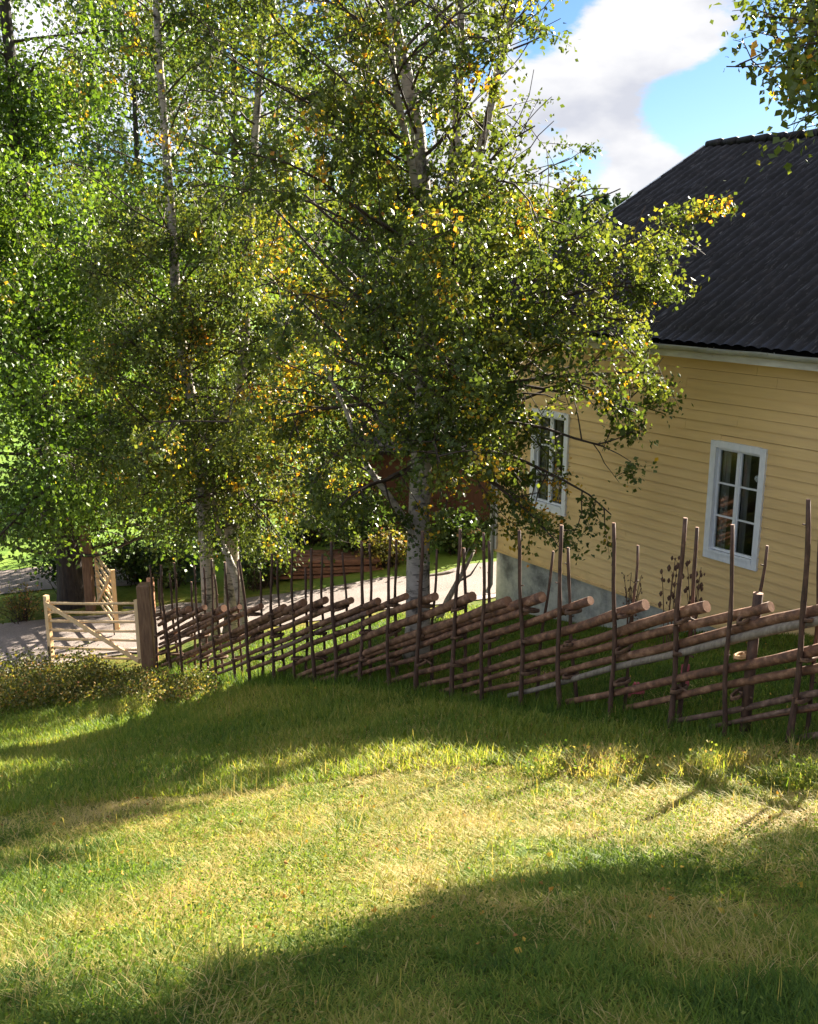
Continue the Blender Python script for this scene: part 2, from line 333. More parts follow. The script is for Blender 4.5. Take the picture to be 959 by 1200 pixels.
def H(x, y, lumps=True):
    x = np.atleast_1d(np.asarray(x, float)); y = np.atleast_1d(np.asarray(y, float)); sh = x.shape
    x = x.ravel(); y = y.ravel()
    cx = np.clip(x, -15, 13); cy = np.clip(y, -5, 32); out = np.zeros(len(x))
    for s in range(0, len(x), 20000):
        a = cx[s:s + 20000]; b = cy[s:s + 20000]
        D = np.hypot(a[:, None] - CP[None, :, 0], b[:, None] - CP[None, :, 1])
        out[s:s + 20000] = np.where(D > 0, D ** 2 * np.log(D + 1e-12), 0) @ TW[:-3] + TW[-3] + TW[-2] * a + TW[-1] * b
    far = np.hypot(x - cx, y - cy)
    r = np.hypot(x, y - 10)
    k = np.clip((r - 90) / 500, 0, 1); k = k * k * (3 - 2 * k)
    hill = k * (13 + 5 * np.sin(np.arctan2(x, y) * 5 + 1)) * (y > -200)
    out = out * np.exp(-far / 60) + hill
    out = out + .012 * np.maximum(y - 28, 0) * np.exp(-np.maximum(y - 60, 0) / 80)
    if lumps:
        w = np.clip((17 - y) / 4, 0, 1)
        out = out + w * (.10 * (vnoise(x, y, 1.3, 3) - .5) + .05 * (vnoise(x, y, .5, 4) - .5))
    return out.reshape(sh)
def h1(x, y): return float(H([x], [y])[0])
ax = np.unique(np.concatenate([np.arange(-16, 14, .2), -16 - np.geomspace(.3, 2500, 60), 14 + np.geomspace(.3, 2500, 60)]))
ay = np.unique(np.concatenate([np.arange(-4, 32, .2), -4 - np.geomspace(.3, 1200, 45), 32 + np.geomspace(.3, 3000, 70)]))
GX, GY = np.meshgrid(ax, ay); GZ = H(GX, GY)
nx, ny = len(ax), len(ay); I = np.arange(nx * ny).reshape(ny, nx)
Fq = np.stack([I[:-1, :-1].ravel(), I[:-1, 1:].ravel(), I[1:, 1:].ravel(), I[1:, :-1].ravel()], 1)
g = mesh_np('ground', np.stack([GX.ravel(), GY.ravel(), GZ.ravel()], 1), Fq, M['ground']); prop(g, kind='structure')
g.data.polygons.foreach_set('use_smooth', np.ones(len(g.data.polygons), bool))

def ribbon(name, pts, widths, mat, dz=.02):
    pts = np.array(pts, float); 
    seg = np.concatenate([[0], np.cumsum(np.linalg.norm(np.diff(pts, axis=0), axis=1))]); tt = np.arange(0, seg[-1], .2)
    # smooth the centre line
    P = np.stack([np.interp(tt, seg, pts[:, k]) for k in (0, 1)], 1); W = np.interp(tt, seg, widths)
    ker = np.ones(9) / 9
    P = np.stack([np.convolve(np.pad(P[:, k], 4, 'edge'), ker, 'valid') for k in (0, 1)], 1)
    T = np.gradient(P, axis=0); T /= np.linalg.norm(T, axis=1)[:, None]; S = np.stack([-T[:, 1], T[:, 0]], 1)
    u = np.linspace(-.5, .5, 25)
    edge = (np.abs(u) > .42)[None, :] * (vnoise(tt[:, None] * 1.0, u[None, :] * 9, .8, 11) - .5) * .7
    X = P[:, None, :] + S[:, None, :] * (u[None, :, None] * W[:, None, None] + (np.sign(u)[None, :] * edge)[:, :, None])
    Z = H(X[..., 0], X[..., 1]) + dz
    V = np.concatenate([X, Z[..., None]], 2).reshape(-1, 3); a, b = X.shape[:2]; J = np.arange(a * b).reshape(a, b)
    F = np.stack([J[:-1, :-1].ravel(), J[1:, :-1].ravel(), J[1:, 1:].ravel(), J[:-1, 1:].ravel()], 1)
    o = mesh_np(name, V, F[:, ::-1] if False else F, mat); return prop(o, kind='structure')
ribbon('gravel_drive', [(-16, 15.8), (-10, 17.4), (-6.2, 18.35), (-2.5, 19.3), (1, 19.6), (7, 22.2), (12, 26)], [3.0, 3.0, 3.2, 3.2, 3.0, 3.4, 4], M['gravel'])
ribbon('gravel_road', [(-40, 20.5), (-20, 21.6), (-9, 22.6), (-5, 23.2)], [1.9, 1.9, 1.9, 1.9], M['gravel'], .026)

# ------------------------------------------------------------------ house
DW = np.array([-.5920, .8060, 0]); NW = np.array([-.8060, -.5920, 0]); W0 = np.array([4.433, 13.5, 0])
ROT = math.atan2(DW[1], DW[0])
house = empty('yellow_house', tuple(W0), 'yellow clapboard house with dark tiled roof standing right behind the pole fence', 'house', rz=ROT)
# local axes: x along the wall (towards the far corner), y out of the wall towards the meadow, z up
S0, S1, DEP, ZE = -7.0, 4.95, 11.6, 5.89
ZF = 1.84                                  # foundation top
def wz(s): return ZF
WIN = [(-.43, .42, 2.84, 4.46), (3.18, 4.0, 2.84, 4.46)]
mb = MB()
pitch = .142; z = ZF + .02; k = 0
rr = random.Random(3)
while z + pitch < ZE + .13:
    zm = z + pitch / 2; cuts = [S0 + .005, S1 - .005]
    spans = [(cuts[0], cuts[1])]
    for a, b2, c0, c1 in WIN:
        if c0 - .02 < zm < c1 + .02:
            spans = [t for (p, q) in spans for t in ((p, min(q, a)), (max(p, b2), q)) if t[1] - t[0] > .02] if True else spans
    for p, q in spans:
        # boards butt-jointed at random places, each with a slight lean of its own
        js = [p]; x = p + rr.uniform(1.5, 4.5)
        while x < q - .6: js += [x]; x += rr.uniform(2.5, 4.8)
        js.append(q)
        for u, v in zip(js[:-1], js[1:]):
            o1 = .022 + rr.uniform(-.003, .004); o0 = rr.uniform(0, .003); dz = rr.uniform(-.003, .003)
            e = .0015
            P = [(u + e, -.06), (v - e, -.06)]
            vs = [(u + e, o1, z + dz), (v - e, o1, z + dz), (v - e, .002 + o0, z + pitch - .006 + dz), (u + e, .002 + o0, z + pitch - .006 + dz),
                  (u + e, -.05, z + dz), (v - e, -.05, z + dz), (v - e, -.05, z + pitch - .006 + dz), (u + e, -.05, z + pitch - .006 + dz)]
            mb.add(vs, [(0, 1, 2, 3)[::-1], (4, 5, 1, 0)[::-1], (1, 5, 6, 2)[::-1], (4, 0, 3, 7)[::-1], (3, 2, 6, 7)[::-1]])
    z += pitch; k += 1
# side and back walls (plain boards) and the lining behind the front boards with the window openings left free
RZ = ZE + .5 * (DEP / 2)
def gable(x, t):
    ys = [-.06, -DEP / 2, -DEP + .06]
    v = []
    for xx in (x - t, x):
        v += [(xx, ys[0], ZF), (xx, ys[0], ZE + .1), (xx, ys[1], RZ - .02), (xx, ys[2], ZE + .1), (xx, ys[2], ZF)]
    mb.add(v, [(0, 1, 2, 3, 4), (9, 8, 7, 6, 5), (0, 5, 6, 1), (1, 6, 7, 2), (2, 7, 8, 3), (3, 8, 9, 4), (4, 9, 5, 0)])
gable(S1 - .01, .05); gable(S0 + .06, .05); mb.box((S0, -DEP, ZF), (S1 - .01, -DEP + .05, ZE + .1))
xs = [S0 + .07, WIN[0][0], WIN[0][1], WIN[1][0], WIN[1][1], S1 - .07]
for i in range(5):
    if i % 2 == 0: mb.box((xs[i], -.09, ZF), (xs[i + 1], -.055, ZE + .1))
    else:
        mb.box((xs[i] + .001, -.09, ZF), (xs[i + 1] - .001, -.055, 2.84)); mb.box((xs[i] + .001, -.09, 4.46), (xs[i + 1] - .001, -.055, ZE + .1))
wall = mb.build('wall', M['siding'], house)
mb = MB(); mb.box((S0 + .04, -DEP + .04, -.8), (S1 - .05, -.035, ZF - .004)); mb.build('foundation', M['plaster'], house)
mb = MB(); mb.box((S0 - .01, -.02, ZF - .02), (S1 + .01, .040, ZF + .018)); mb.build('water_board', M['siding'], house)
mb = MB(); mb.box((S1 - .12, .012, ZF + .02), (S1 + .012, .050, ZE)); mb.box((S1 - .004, -.14, ZF + .02), (S1 + .022, .012, ZE)); mb.build('corner_board', M['fascia'], house)
for wi, (a, b2, c0, c1) in enumerate(WIN):
    mb = MB(); T = .075; y0, y1 = -.02, .054
    mb.box((a - .012, y0, c0 - .03), (a + T, y1, c1 + .012)); mb.box((b2 - T, y0, c0 - .03), (b2 + .012, y1, c1 + .012))
    mb.box((a + T + .001, y0, c1 - T), (b2 - T - .001, y1 + .004, c1 + .020)); mb.box((a + T + .001, y0, c0 - .03), (b2 - T - .001, y1 + .003, c0 + .07))
    fr = mb.build('window', M['white'], house)
    mb = MB(); mb.box((a + T, .0, c0 + .071), (b2 - T, .068, c0 + .092)); mb.build('sill', M['white'], fr)
    A0, A1, B0, B1 = a + T + .004, b2 - T - .004, c0 + .096, c1 - T - .004
    mb = MB(); mid = (A0 + A1) / 2; w = .034; y2, y3 = -.045, -.005
    for p, q in ((A0, mid - .004), (mid + .004, A1)):
        mb.box((p, y2, B0), (p + w, y3, B1)); mb.box((q - w, y2, B0), (q, y3, B1))
        mb.box((p + w, y2, B0), (q - w, y3, B0 + w)); mb.box((p + w, y2, B1 - w), (q - w, y3, B1))
        for kk in (1, 2):
            zz = B0 + w + (B1 - B0 - 2 * w) * kk / 3; mb.box((p + w, y2 + .006, zz - .011), (q - w, y3 - .004, zz + .011))
    mb.box((mid - .016, y2 - .004, B0 + .001), (mid + .016, y3 + .012, B1 - .001))
    mb.build('sash', M['white'], fr)
    mb = MB(); mb.box((A0 + .01, -.032, B0 + .01), (A1 - .01, -.028, B1 - .01)); mb.build('pane', M['glass'], fr)
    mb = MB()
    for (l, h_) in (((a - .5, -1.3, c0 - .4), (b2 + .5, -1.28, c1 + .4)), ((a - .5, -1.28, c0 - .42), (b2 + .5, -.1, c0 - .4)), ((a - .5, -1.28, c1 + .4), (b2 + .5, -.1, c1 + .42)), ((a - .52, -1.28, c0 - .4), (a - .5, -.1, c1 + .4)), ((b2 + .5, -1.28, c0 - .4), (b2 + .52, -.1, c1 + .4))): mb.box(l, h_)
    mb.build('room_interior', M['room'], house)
    # pale curtains gathered at the left of each half
    mb = MB()
    for p, q in ((A1 - .015, A1 - .13), (mid - .01, mid - .10)):
        n = 14; vs = []; fs = []
        for i in range(n):
            x = p + (q - p) * i / (n - 1); y = -.12 + .018 * math.sin(i * 1.9)
            vs += [(x, y, B0 - .1), (x, y, B1 + .1)]
        for i in range(n - 1): fs.append((2 * i, 2 * i + 1, 2 * i + 3, 2 * i + 2))
        mb.add(vs, fs, 0, True)
    mb.build('curtain', M['curtain'], house)
    if wi == 0:
        mb = MB()
        for q in range(7):  # small white spindles grouped just behind the glass
            an = q * 2.4; x0 = a + T + .11 + .02 * math.cos(an); z0 = B1 - .35 + .026 * math.sin(an)
            mb.tube([(x0, -.09, z0 - .02), (x0 + .004, -.088, z0), (x0, -.09, z0 + .02)], [.006, .018, .006], 7)
        ob = mb.build('cluster', M['white'], house); ob['label'] = 'small white ornament hanging inside the window'
# roof: wavy tiles in courses
ov = .45; XE, XR = S1 + .55, S0 - .5
slope = .507
def roof_z(yout): return ZE + .12 - slope * yout      # yout>0 outside the wall
ns = int((XE - XR) / .19 * 8); xs = np.linspace(XR, XE, ns); nrow = 20
ylo, yhi = ov, -DEP / 2; us = []
for i in range(nrow):
    us += [(i / nrow, .014), ((i + .96) / nrow, .0)]
us.append((1.0, .014)); 
V = []
nrm = np.array([0, slope, 1.]) / math.hypot(slope, 1)
wave = .036 * np.abs(np.sin((xs - XR) / .19 * math.pi)) ** .8
for i, (u, off) in enumerate(us):
    y = ylo + (yhi - ylo) * u
    jit = .006 * (np.random.default_rng(i // 2).random(ns // 8 + 2)[(np.arange(ns) // 8)] - .5) * 2
    o_ = wave + off + jit
    V.append(np.stack([xs, np.full(ns, y) + nrm[1] * o_, roof_z(y) + nrm[2] * o_], 1))
V = np.concatenate(V); J = np.arange(len(us) * ns).reshape(len(us), ns)
F = np.stack([J[:-1, :-1].ravel(), J[:-1, 1:].ravel(), J[1:, 1:].ravel(), J[1:, :-1].ravel()], 1)[:, ::-1]
roof = mesh_np('roof', V, F, M['tile'], house)
rtop = roof_z(yhi) 
mb = MB(); mb.add([(XR, yhi, rtop), (XE, yhi, rtop), (XE, -DEP - ov, roof_z(ov)), (XR, -DEP - ov, roof_z(ov))], [(0, 1, 2, 3)])
mb.add([(XR, ov - .02, roof_z(ov) - .03), (XE - .01, ov - .02, roof_z(ov) - .03), (XE - .01, yhi, rtop - .03), (XR, yhi, rtop - .03)], [(0, 1, 2, 3)]); mb.build('roof_back_slope', M['tile'], house)
mb = MB(); x = XR
while x < XE - .34:
    mb.tube([(x, yhi, rtop + .035), (x + .04, yhi, rtop + .05), (x + .36, yhi, rtop + .035)], [.088, .094, .078], 10, 0, 0); x += .35
mb.build('ridge_tile', M['tile'], roof)
mb = MB()
mb.bar((XE + .015, ov, roof_z(ov) - .06), (XE + .015, yhi, rtop - .04), .03, .17); mb.bar((XE + .015, -DEP - ov, roof_z(ov) - .06), (XE + .015, yhi - .001, rtop - .04), .03, .17)
mb.build('barge_board', M['white'], roof)
mb = MB(); mb.box((XR, ov - .045, roof_z(ov) - .19), (XE, ov - .02, roof_z(ov) - .035)); mb.box((XR, .03, roof_z(ov) - .19), (XE, ov - .046, roof_z(ov) - .172)); mb.build('fascia', M['fascia'], house)
mb = MB(); n = 9; xsg = np.linspace(XR, XE + .06, 40); vs = []; fs = []
for i, x in enumerate(xsg):
    sag = -.012 * abs(math.sin(i * .9)) - .004 * i * .2
    for j in range(n):
        an = math.pi * j / (n - 1); vs.append((x, ov + .065 - .062 * math.cos(an), roof_z(ov) - .005 + sag - .062 * math.sin(an)))
for i in range(len(xsg) - 1):
    for j in range(n - 1): fs.append((i * n + j, (i + 1) * n + j, (i + 1) * n + j + 1, i * n + j + 1))
mb.add(vs, fs, 0, True)
for x in np.arange(XR + .5, XE, .9):
    mb.tube([(x, ov - .005, roof_z(ov) - .09)] + [(x, ov + .065 - .068 * math.cos(a_), roof_z(ov) - .01 - .068 * math.sin(a_)) for a_ in np.linspace(0, math.pi, 7)], .008, 5)
mb.build('gutter', M['gutter'], house)
mb = MB(); mb.tube([(S1 - .05, ov + .06, roof_z(ov) - .07), (S1 - .05, ov + .05, roof_z(ov) - .2), (S1 - .05, .09, roof_z(ov) - .5), (S1 - .05, .09, 1.2), (S1 - .03, .16, 1.05)], .038, 9); mb.build('downpipe', M['gutter'], house)

# ------------------------------------------------------------------ trees
def spline(pts, n):
    pts = np.array(pts, float); m = len(pts); t = np.linspace(0, m - 1, n); out = []
    for x in t:
        i = min(int(x), m - 2); u = x - i
        p0 = pts[max(i - 1, 0)]; p1 = pts[i]; p2 = pts[i + 1]; p3 = pts[min(i + 2, m - 1)]
        out.append(.5 * ((2 * p1) + (-p0 + p2) * u + (2 * p0 - 5 * p1 + 4 * p2 - p3) * u * u + (-p0 + 3 * p1 - 3 * p2 + p3) * u ** 3))
    return np.array(out)
def unit(v): return v / (np.linalg.norm(v) + 1e-9)
def leaves(C, seedrng, size, droop, fold=.25):
    n = len(C); ax_ = seedrng.normal(size=(n, 3)); ax_[:, 2] -= droop; ax_ /= np.linalg.norm(ax_, axis=1)[:, None]
    b = seedrng.normal(size=(n, 3)); b -= ax_ * (b * ax_).sum(1)[:, None]; b /= np.linalg.norm(b, axis=1)[:, None]
    nn = np.cross(ax_, b); L = size * seedrng.uniform(.65, 1.25, n)[:, None]
    p0 = C; p2 = C + ax_ * L; mid = C + ax_ * L * .42; pl = mid + b * L * .38 + nn * L * fold * .5; pr = mid - b * L * .38 + nn * L * fold * .5
    V = np.stack([p0, pl, p2, pr], 1).reshape(-1, 3); k = np.arange(n)[:, None] * 4
    F = np.concatenate([k + np.array([[0, 2, 1]]), k + np.array([[0, 3, 2]])], 1).reshape(-1, 3)
    return V, F
def tree(name, label, stems, radii, primaries, seed, leaf_mat, bark, leaf=.055, per_twig=20, sec_density=3.2, twig_density=5.0, twig_len=.45, droop=.8,
         yellow=.08, group=None, twig_mat='twig', huebase=(.15, .75), sag=.25, twigs_drawn=1.0, keep=None, spread=.13, stem_n=22, pink=None):
    """stems: polylines in the world; primaries(rng, stem points) yields (start, direction, length, radius)"""
    r = np.random.default_rng(seed)
    stems = [spline(s, stem_n) for s in stems]
    base = stems[0][0].copy(); base[2] += .12
    root = empty(name, tuple(base), label, 'tree', group)
    mb = MB()
    mbp = MB()
    for s, (ra, rb) in zip(stems, radii):
        rad = ra + (rb - ra) * np.linspace(0, 1, len(s)) ** .85; rad[0] *= 1.35; rad[1] *= 1.08
        mb.tube(s, rad, 12, 0, 0, .12)
    mb.build('trunk', M[bark], root)
    limb = MB(); centres = []; hue = []
    for st, d, L, rad in primaries(r, stems):
        n = 8; p = np.array(st, float); d = unit(np.array(d, float)); pts = [p]
        for i in range(n - 1):
            d = unit(d + r.normal(size=3) * .13 + np.array([0, 0, -sag * (i / n) * .35])); p = p + d * L / (n - 1); pts.append(p)
        pts = np.array(pts); far_u = 0.0
        for q in range(max(2, int(L * sec_density))):
            u = r.uniform(.12, 1) ** .85; x = u * (n - 1); i = min(int(x), n - 2); sp = pts[i] + (pts[i + 1] - pts[i]) * (x - i)
            ax0 = unit(pts[i + 1] - pts[i]); sd = unit(ax0 * .55 + r.normal(size=3) * .75 + np.array([0, 0, .05])); sL = (L * (1 - u) * .45 + .35) * r.uniform(.6, 1.2)
            sp2 = [sp]; dd = sd; m = 5
            for k in range(m - 1):
                dd = unit(dd + r.normal(size=3) * .16 + np.array([0, 0, -sag * .25])); sp2.append(sp2[-1] + dd * sL / (m - 1))
            sp2 = np.array(sp2); kept = 0
            huesec = r.uniform(*huebase); isy = r.random() < yellow; yfrac = r.uniform(.3, .95) if isy else yellow * r.uniform(0, .3)
            for w in range(max(2, int(sL * twig_density))):
                u2 = r.uniform(.2, 1); x = u2 * (m - 1); i = min(int(x), m - 2); tp = sp2[i] + (sp2[i + 1] - sp2[i]) * (x - i)
                td = unit(unit(sp2[i + 1] - sp2[i]) * .5 + r.normal(size=3) * .7 + np.array([0, 0, -sag])); tl = twig_len * r.uniform(.5, 1.3)
                te = tp + td * tl * .55; te2 = te + unit(td + np.array([0, 0, -sag * 1.6])) * tl * .45
                if keep is not None and not keep(te2, r): continue
                kept += 1
                if r.random() < twigs_drawn: limb.tube(np.array([tp, te, te2]), [.005, .0035, .002], 3)
                k = r.poisson(per_twig); uu = r.uniform(.05, 1.05, k)[:, None]
                pos = np.where(uu < .55, tp + (te - tp) * uu / .55, te + (te2 - te) * (uu - .55) / .45) + r.normal(size=(k, 3)) * spread * tl / .45
                centres.append(pos)
                hv = np.clip(huesec + r.normal(size=k) * .10, 0, .8)
                y_ = r.random(k) < yfrac
                hv[y_] = r.uniform(.76, 1.0, y_.sum()); hue.append(hv)
            if kept: limb.tube(sp2, np.linspace(max(.007, rad * .3), .004, m), 4); far_u = max(far_u, u)
        if far_u > 0:
            mm = min(n, int(math.ceil(far_u * (n - 1))) + 1); limb.tube(pts[:mm], np.linspace(rad, rad * .22, n)[:mm], 6)
    limb.build('branches', M[twig_mat], root)
    Cc = np.concatenate(centres); V, F = leaves(Cc, r, leaf, droop)
    mesh_np('crown', V, F, M[leaf_mat], root, np.repeat(np.concatenate(hue), 2), base)
    return root, len(Cc)

def ring_primaries(n, t0, t1, Lf, elf, rf=.035, start_az=0, azf=None, stem=0):
    """branches spiralling up a stem between the fractions t0 and t1"""
    def gen(r, stems):
        s = stems[stem]
        for k in range(n):
            t = t0 + (t1 - t0) * (k + r.uniform(0, 1)) / n; x = t * (len(s) - 1); i = min(int(x), len(s) - 2); p = s[i] + (s[i + 1] - s[i]) * (x - i)
            az = start_az + k * 2.39996 + r.uniform(-.4, .4); el = elf(t) + r.uniform(-.15, .15)
            d = (math.cos(az) * math.cos(el), math.sin(az) * math.cos(el), math.sin(el))
            L = Lf(t) * r.uniform(.75, 1.15) * (azf(az, t) if azf else 1)
            yield p, d, L, rf * (1.15 - t * .7)
    return gen
def joined(*gens):
    def g(r, stems):
        for f in gens: yield from f(r, stems)
    return g

# the main birch, just beyond the fence
BY = 12.5
main = [at(490, 757, BY), at(490, 650, BY), at(495, 520, BY), at(498, 400, BY + .05), at(497, 290, BY + .1), at(492, 170, BY + .1), at(470, 60, BY + .1), at(450, -40, BY), at(440, -160, BY), at(436, -260, BY)]
main[0][2] = h1(main[0][0], BY) - .12
second = [at(498, 380, BY + .05), at(512, 320, BY + .1), at(524, 270, BY + .15), at(533, 180, BY + .3), at(540, 60, BY + .4), at(541, -80, BY + .5), at(545, -220, BY + .5)]
third = [at(520, 285, BY + .15), at(545, 232, BY + .25), at(565, 170, BY + .35), at(583, 90, BY + .5), at(604, 0, BY + .6), at(622, -110, BY + .6)]
fourth = [at(494, 250, BY + .1), at(480, 180, BY - .1), at(462, 90, BY - .3), at(455, 0, BY - .4), at(440, -100, BY - .4)]
left_limb = [at(488, 632, BY - .05), at(462, 590, BY - .25), at(440, 560, BY - .4), at(425, 535, BY - .5), at(405, 480, BY - .7), at(380, 430, BY - .8)]
def main_L(t): return 3.2 * (1 - .35 * abs(t - .35) / .35) if t < .35 else 3.2 - 1.6 * (t - .35) / .65
def upper(stem, n, L):
    return ring_primaries(n, .25, 1.0, lambda t: L * (1.15 - .4 * t), lambda t: .65, .022, stem * 1.3, None, stem)
def shaped(az, t):  # a little fuller towards the meadow's left, thinner towards the camera low down
    return 1.0 + .12 * math.cos(az - 2.8)
def limbs_right(r, stems):
    for px, py, dy, ex, ey in [(497, 470, 0, 760, 410), (497, 440, .2, 800, 330), (496, 500, -.2, 740, 520), (495, 520, -.5, 680, 560), (498, 400, .3, 720, 290), (496, 480, .5, 700, 470),
                               (497, 380, 0, 770, 350), (495, 530, .2, 620, 575), (496, 505, .1, 780, 478), (497, 330, .3, 690, 215), (497, 440, -.1, 790, 490), (497, 480, -.2, 730, 560), (497, 460, .0, 765, 440), (496, 510, -.1, 660, 590), (497, 400, .2, 800, 300), (497, 400, .2, 785, 380),
                               (495, 470, 0, 330, 300), (495, 420, -.4, 300, 220), (494, 520, -.4, 320, 430), (494, 545, .2, 345, 590), (497, 360, .2, 350, 140), (495, 450, .3, 280, 380), (494, 550, -.3, 380, 560), (496, 500, -.8, 430, 470), (496, 430, -1.0, 520, 420), (496, 360, -.9, 470, 300), (496, 520, -.9, 560, 520)]:
        p = at(px, py, BY); e = at(ex, ey, BY + dy * 2.2); v = e - p; L = np.linalg.norm(v)
        yield p, v / L + np.array([0, 0, .12]), L * 1.03, .034
gens = joined(ring_primaries(30, .24, .72, main_L, lambda t: .12 + .75 * t, .03, .4, shaped, 0), limbs_right,
              upper(0, 12, 1.9), upper(1, 15, 1.9), upper(2, 14, 1.9), upper(3, 12, 1.9), ring_primaries(6, .3, 1, lambda t: 1.4, lambda t: .3, .02, 0, None, 4))
def clump(p, sc, seed): return float(vnoise(p[0] + .55 * p[2], p[2] * 1.1 - .45 * p[1], sc, seed) * .5 + vnoise(p[1] + .3 * p[2], p[2] + .6 * p[0], sc, seed + 1) * .5)
def keep_main(p, r):
    # the crown thins out high up where the sky shows between the leaders
    if p[2] < 2.75 or clump(p, .75, 101) < (.40 if p[0] < 1.2 else .47): return False
    if p[0] > 1.2 and p[2] < 7 and r.random() < .22: return False
    return r.random() < (1.0 if p[2] < 7.2 else max(.30, 1 - (p[2] - 6.9) * .33))
t_main, n1 = tree('birch_tree', 'birch with a tall forking trunk and yellowing leaves close behind the pole fence', [main, second, third, fourth, left_limb],
              [(.165, .035), (.095, .03), (.075, .025), (.055, .02), (.05, .02)], gens, 11, 'leaf', 'birch', leaf=.062, per_twig=52, yellow=.10, sec_density=5.4, spread=.065, keep=keep_main, group='birches in the garden')

# the two birches at the left end of the fence
PY = 16.8
sA = [at(247, 735, PY), at(245, 690, PY), at(240, 620, PY), at(234, 540, PY), at(221, 450, PY), at(208, 370, PY), at(202, 270, PY), at(190, 110, PY), at(183, 0, PY), at(180, -120, PY), at(178, -240, PY)]
sA2 = [at(288, 728, PY - .25), at(280, 690, PY - .2), at(268, 655, PY - .1), at(258, 630, PY + .1), at(252, 590, PY + .15), at(248, 520, PY + .2)]
sA[0][2] = h1(sA[0][0], PY) - .12; sA2[0][2] = h1(sA2[0][0], PY - .25) - .12
branches_A = [at(200, 330, PY), at(180, 290, PY), at(150, 230, PY), at(118, 190, PY)]
genA = joined(ring_primaries(66, .26, 1.0, lambda t: 2.7 * (1.1 - .62 * t), lambda t: .35 + .35 * t, .025, .2), ring_primaries(6, .6, 1, lambda t: 1.2, lambda t: .5, .015, 0, None, 1))
def keep_gap(p, r):
    # keep a view of the sky either side of the slim upper stem
    q = p - CAM; zz = q @ np.array([0, math.cos(PITCH), -math.sin(PITCH)])
    if p[2] < 2.5: return False
    if clump(p, .9, 103) < .34: return False
    if p[2] > 8.2: return r.random() < .4
    return True
tree('birch_tree', 'slender birch with a bent white trunk and forked foot near the gate post', [sA, sA2], [(.15, .03), (.10, .03)], genA, 21, 'leaf', 'birch', leaf=.068, per_twig=40, yellow=.05, sec_density=4.8, spread=.09, keep=keep_gap, group='birches in the garden', sag=.4)
PB = 17.1
sB = [at(273, 735, PB), at(272, 680, PB), at(272, 610, PB), at(277, 520, PB), at(286, 400, PB + .1), at(292, 280, PB + .2), at(300, 150, PB + .2), at(310, 20, PB + .2), at(318, -80, PB + .2)]
sB[0][2] = h1(sB[0][0], PB) - .12
genB = ring_primaries(58, .25, 1.0, lambda t: 2.8 * (1.1 - .6 * t), lambda t: .1 + .5 * t, .028, 1.2)
def keep_low(zmin, c=.38): return lambda p, r: p[2] > zmin and clump(p, 1.0, 105) > c
def lowB(r, stems):
    for ex, ey in [(335, 600), (318, 650), (345, 560), (300, 620), (380, 590)]:
        p = at(275, 560, PB); e = at(ex, ey, PB - .8); v = e - p; yield p, v / np.linalg.norm(v) + np.array([0, 0, .25]), np.linalg.norm(v) * 1.1, .02
tree('birch_tree', 'birch with a straight mottled white trunk, right one of the pair near the gate', [sB], [(.165, .03)], joined(genB, lowB), 22, 'leaf', 'birch', leaf=.068, per_twig=40, yellow=.07, sec_density=4.8, spread=.09, keep=keep_low(1.75), group='birches in the garden', sag=.4)

# broad tree with the thick dark trunk beyond the gate
LX, LYY = -7.15, 20.6
lz = h1(LX, LYY)
sL = [(LX, LYY, lz - .12), (LX - .03, LYY, lz + 1.2), (LX - .2, LYY, lz + 3), (LX - .35, LYY + .1, lz + 5.5), (LX - .3, LYY + .1, lz + 9), (LX - .3, LYY, lz + 13), (LX - .2, LYY, lz + 15.5)]
sL2 = [(LX - .2, LYY, lz + 3.6), (LX - .9, LYY - .3, lz + 5.2), (LX - 1.3, LYY - .4, lz + 8), (LX - 1.4, LYY - .4, lz + 11)]
genL = joined(ring_primaries(74, .14, 1.0, lambda t: 4.2 * (1.0 - .55 * max(0, t - .3)), lambda t: .1 + .45 * t, .045, .7), ring_primaries(18, .35, 1.0, lambda t: 2.6, lambda t: .4, .035, .7, None, 1))
tree('broadleaf_tree', 'big light green tree with a thick dark trunk left of the open gate', [sL, sL2], [(.31, .05), (.16, .05)], genL, 31, 'leaf_green', 'darkbark', leaf=.095, per_twig=34, yellow=.03, keep=keep_low(1.6, .31), sag=.6, twig_len=.6, sec_density=4.6, spread=.16)

# the birch right of the frame that overhangs the roof and shades the corner of the meadow
RX, RY = 6.8, 8.3
rz0 = h1(RX, RY)
sR = [(RX, RY, rz0 - .12), (RX, RY, rz0 + 2), (RX - .05, RY + .1, rz0 + 4.5), (RX, RY, rz0 + 7), (RX + .1, RY, rz0 + 10), (RX + .1, RY, rz0 + 12)]
def limbsR(r, stems):
    for ex, ey, Y in [(848, 34, 8.3), (862, 18, 8.1), (872, 52, 8.2), (890, 30, 8.0), (900, 100, 7.8), (905, 60, 7.7), (915, 15, 7.6), (925, 118, 7.9), (930, 45, 7.5), (940, 90, 7.6), (952, 20, 7.4), (955, 118, 7.8), (960, 60, 7.3), (934, 190, 7.8), (950, 200, 7.7), (955, 178, 7.9), (940, 205, 7.6), (928, 182, 7.8), (948, 190, 8.0)]:
        e = at(ex, ey, Y); st = np.array([RX, RY, min(max(e[2] + .1, rz0 + 3.6), rz0 + 9)]); v = e - st; L = np.linalg.norm(v)
        yield st, v / L + np.array([0, 0, .16]), L * 1.04, .022
genR = joined(ring_primaries(74, .24, 1.0, lambda t: 3.6 * (1.05 - .5 * t), lambda t: .15 + .5 * t, .035, 0, None, 0), limbsR)
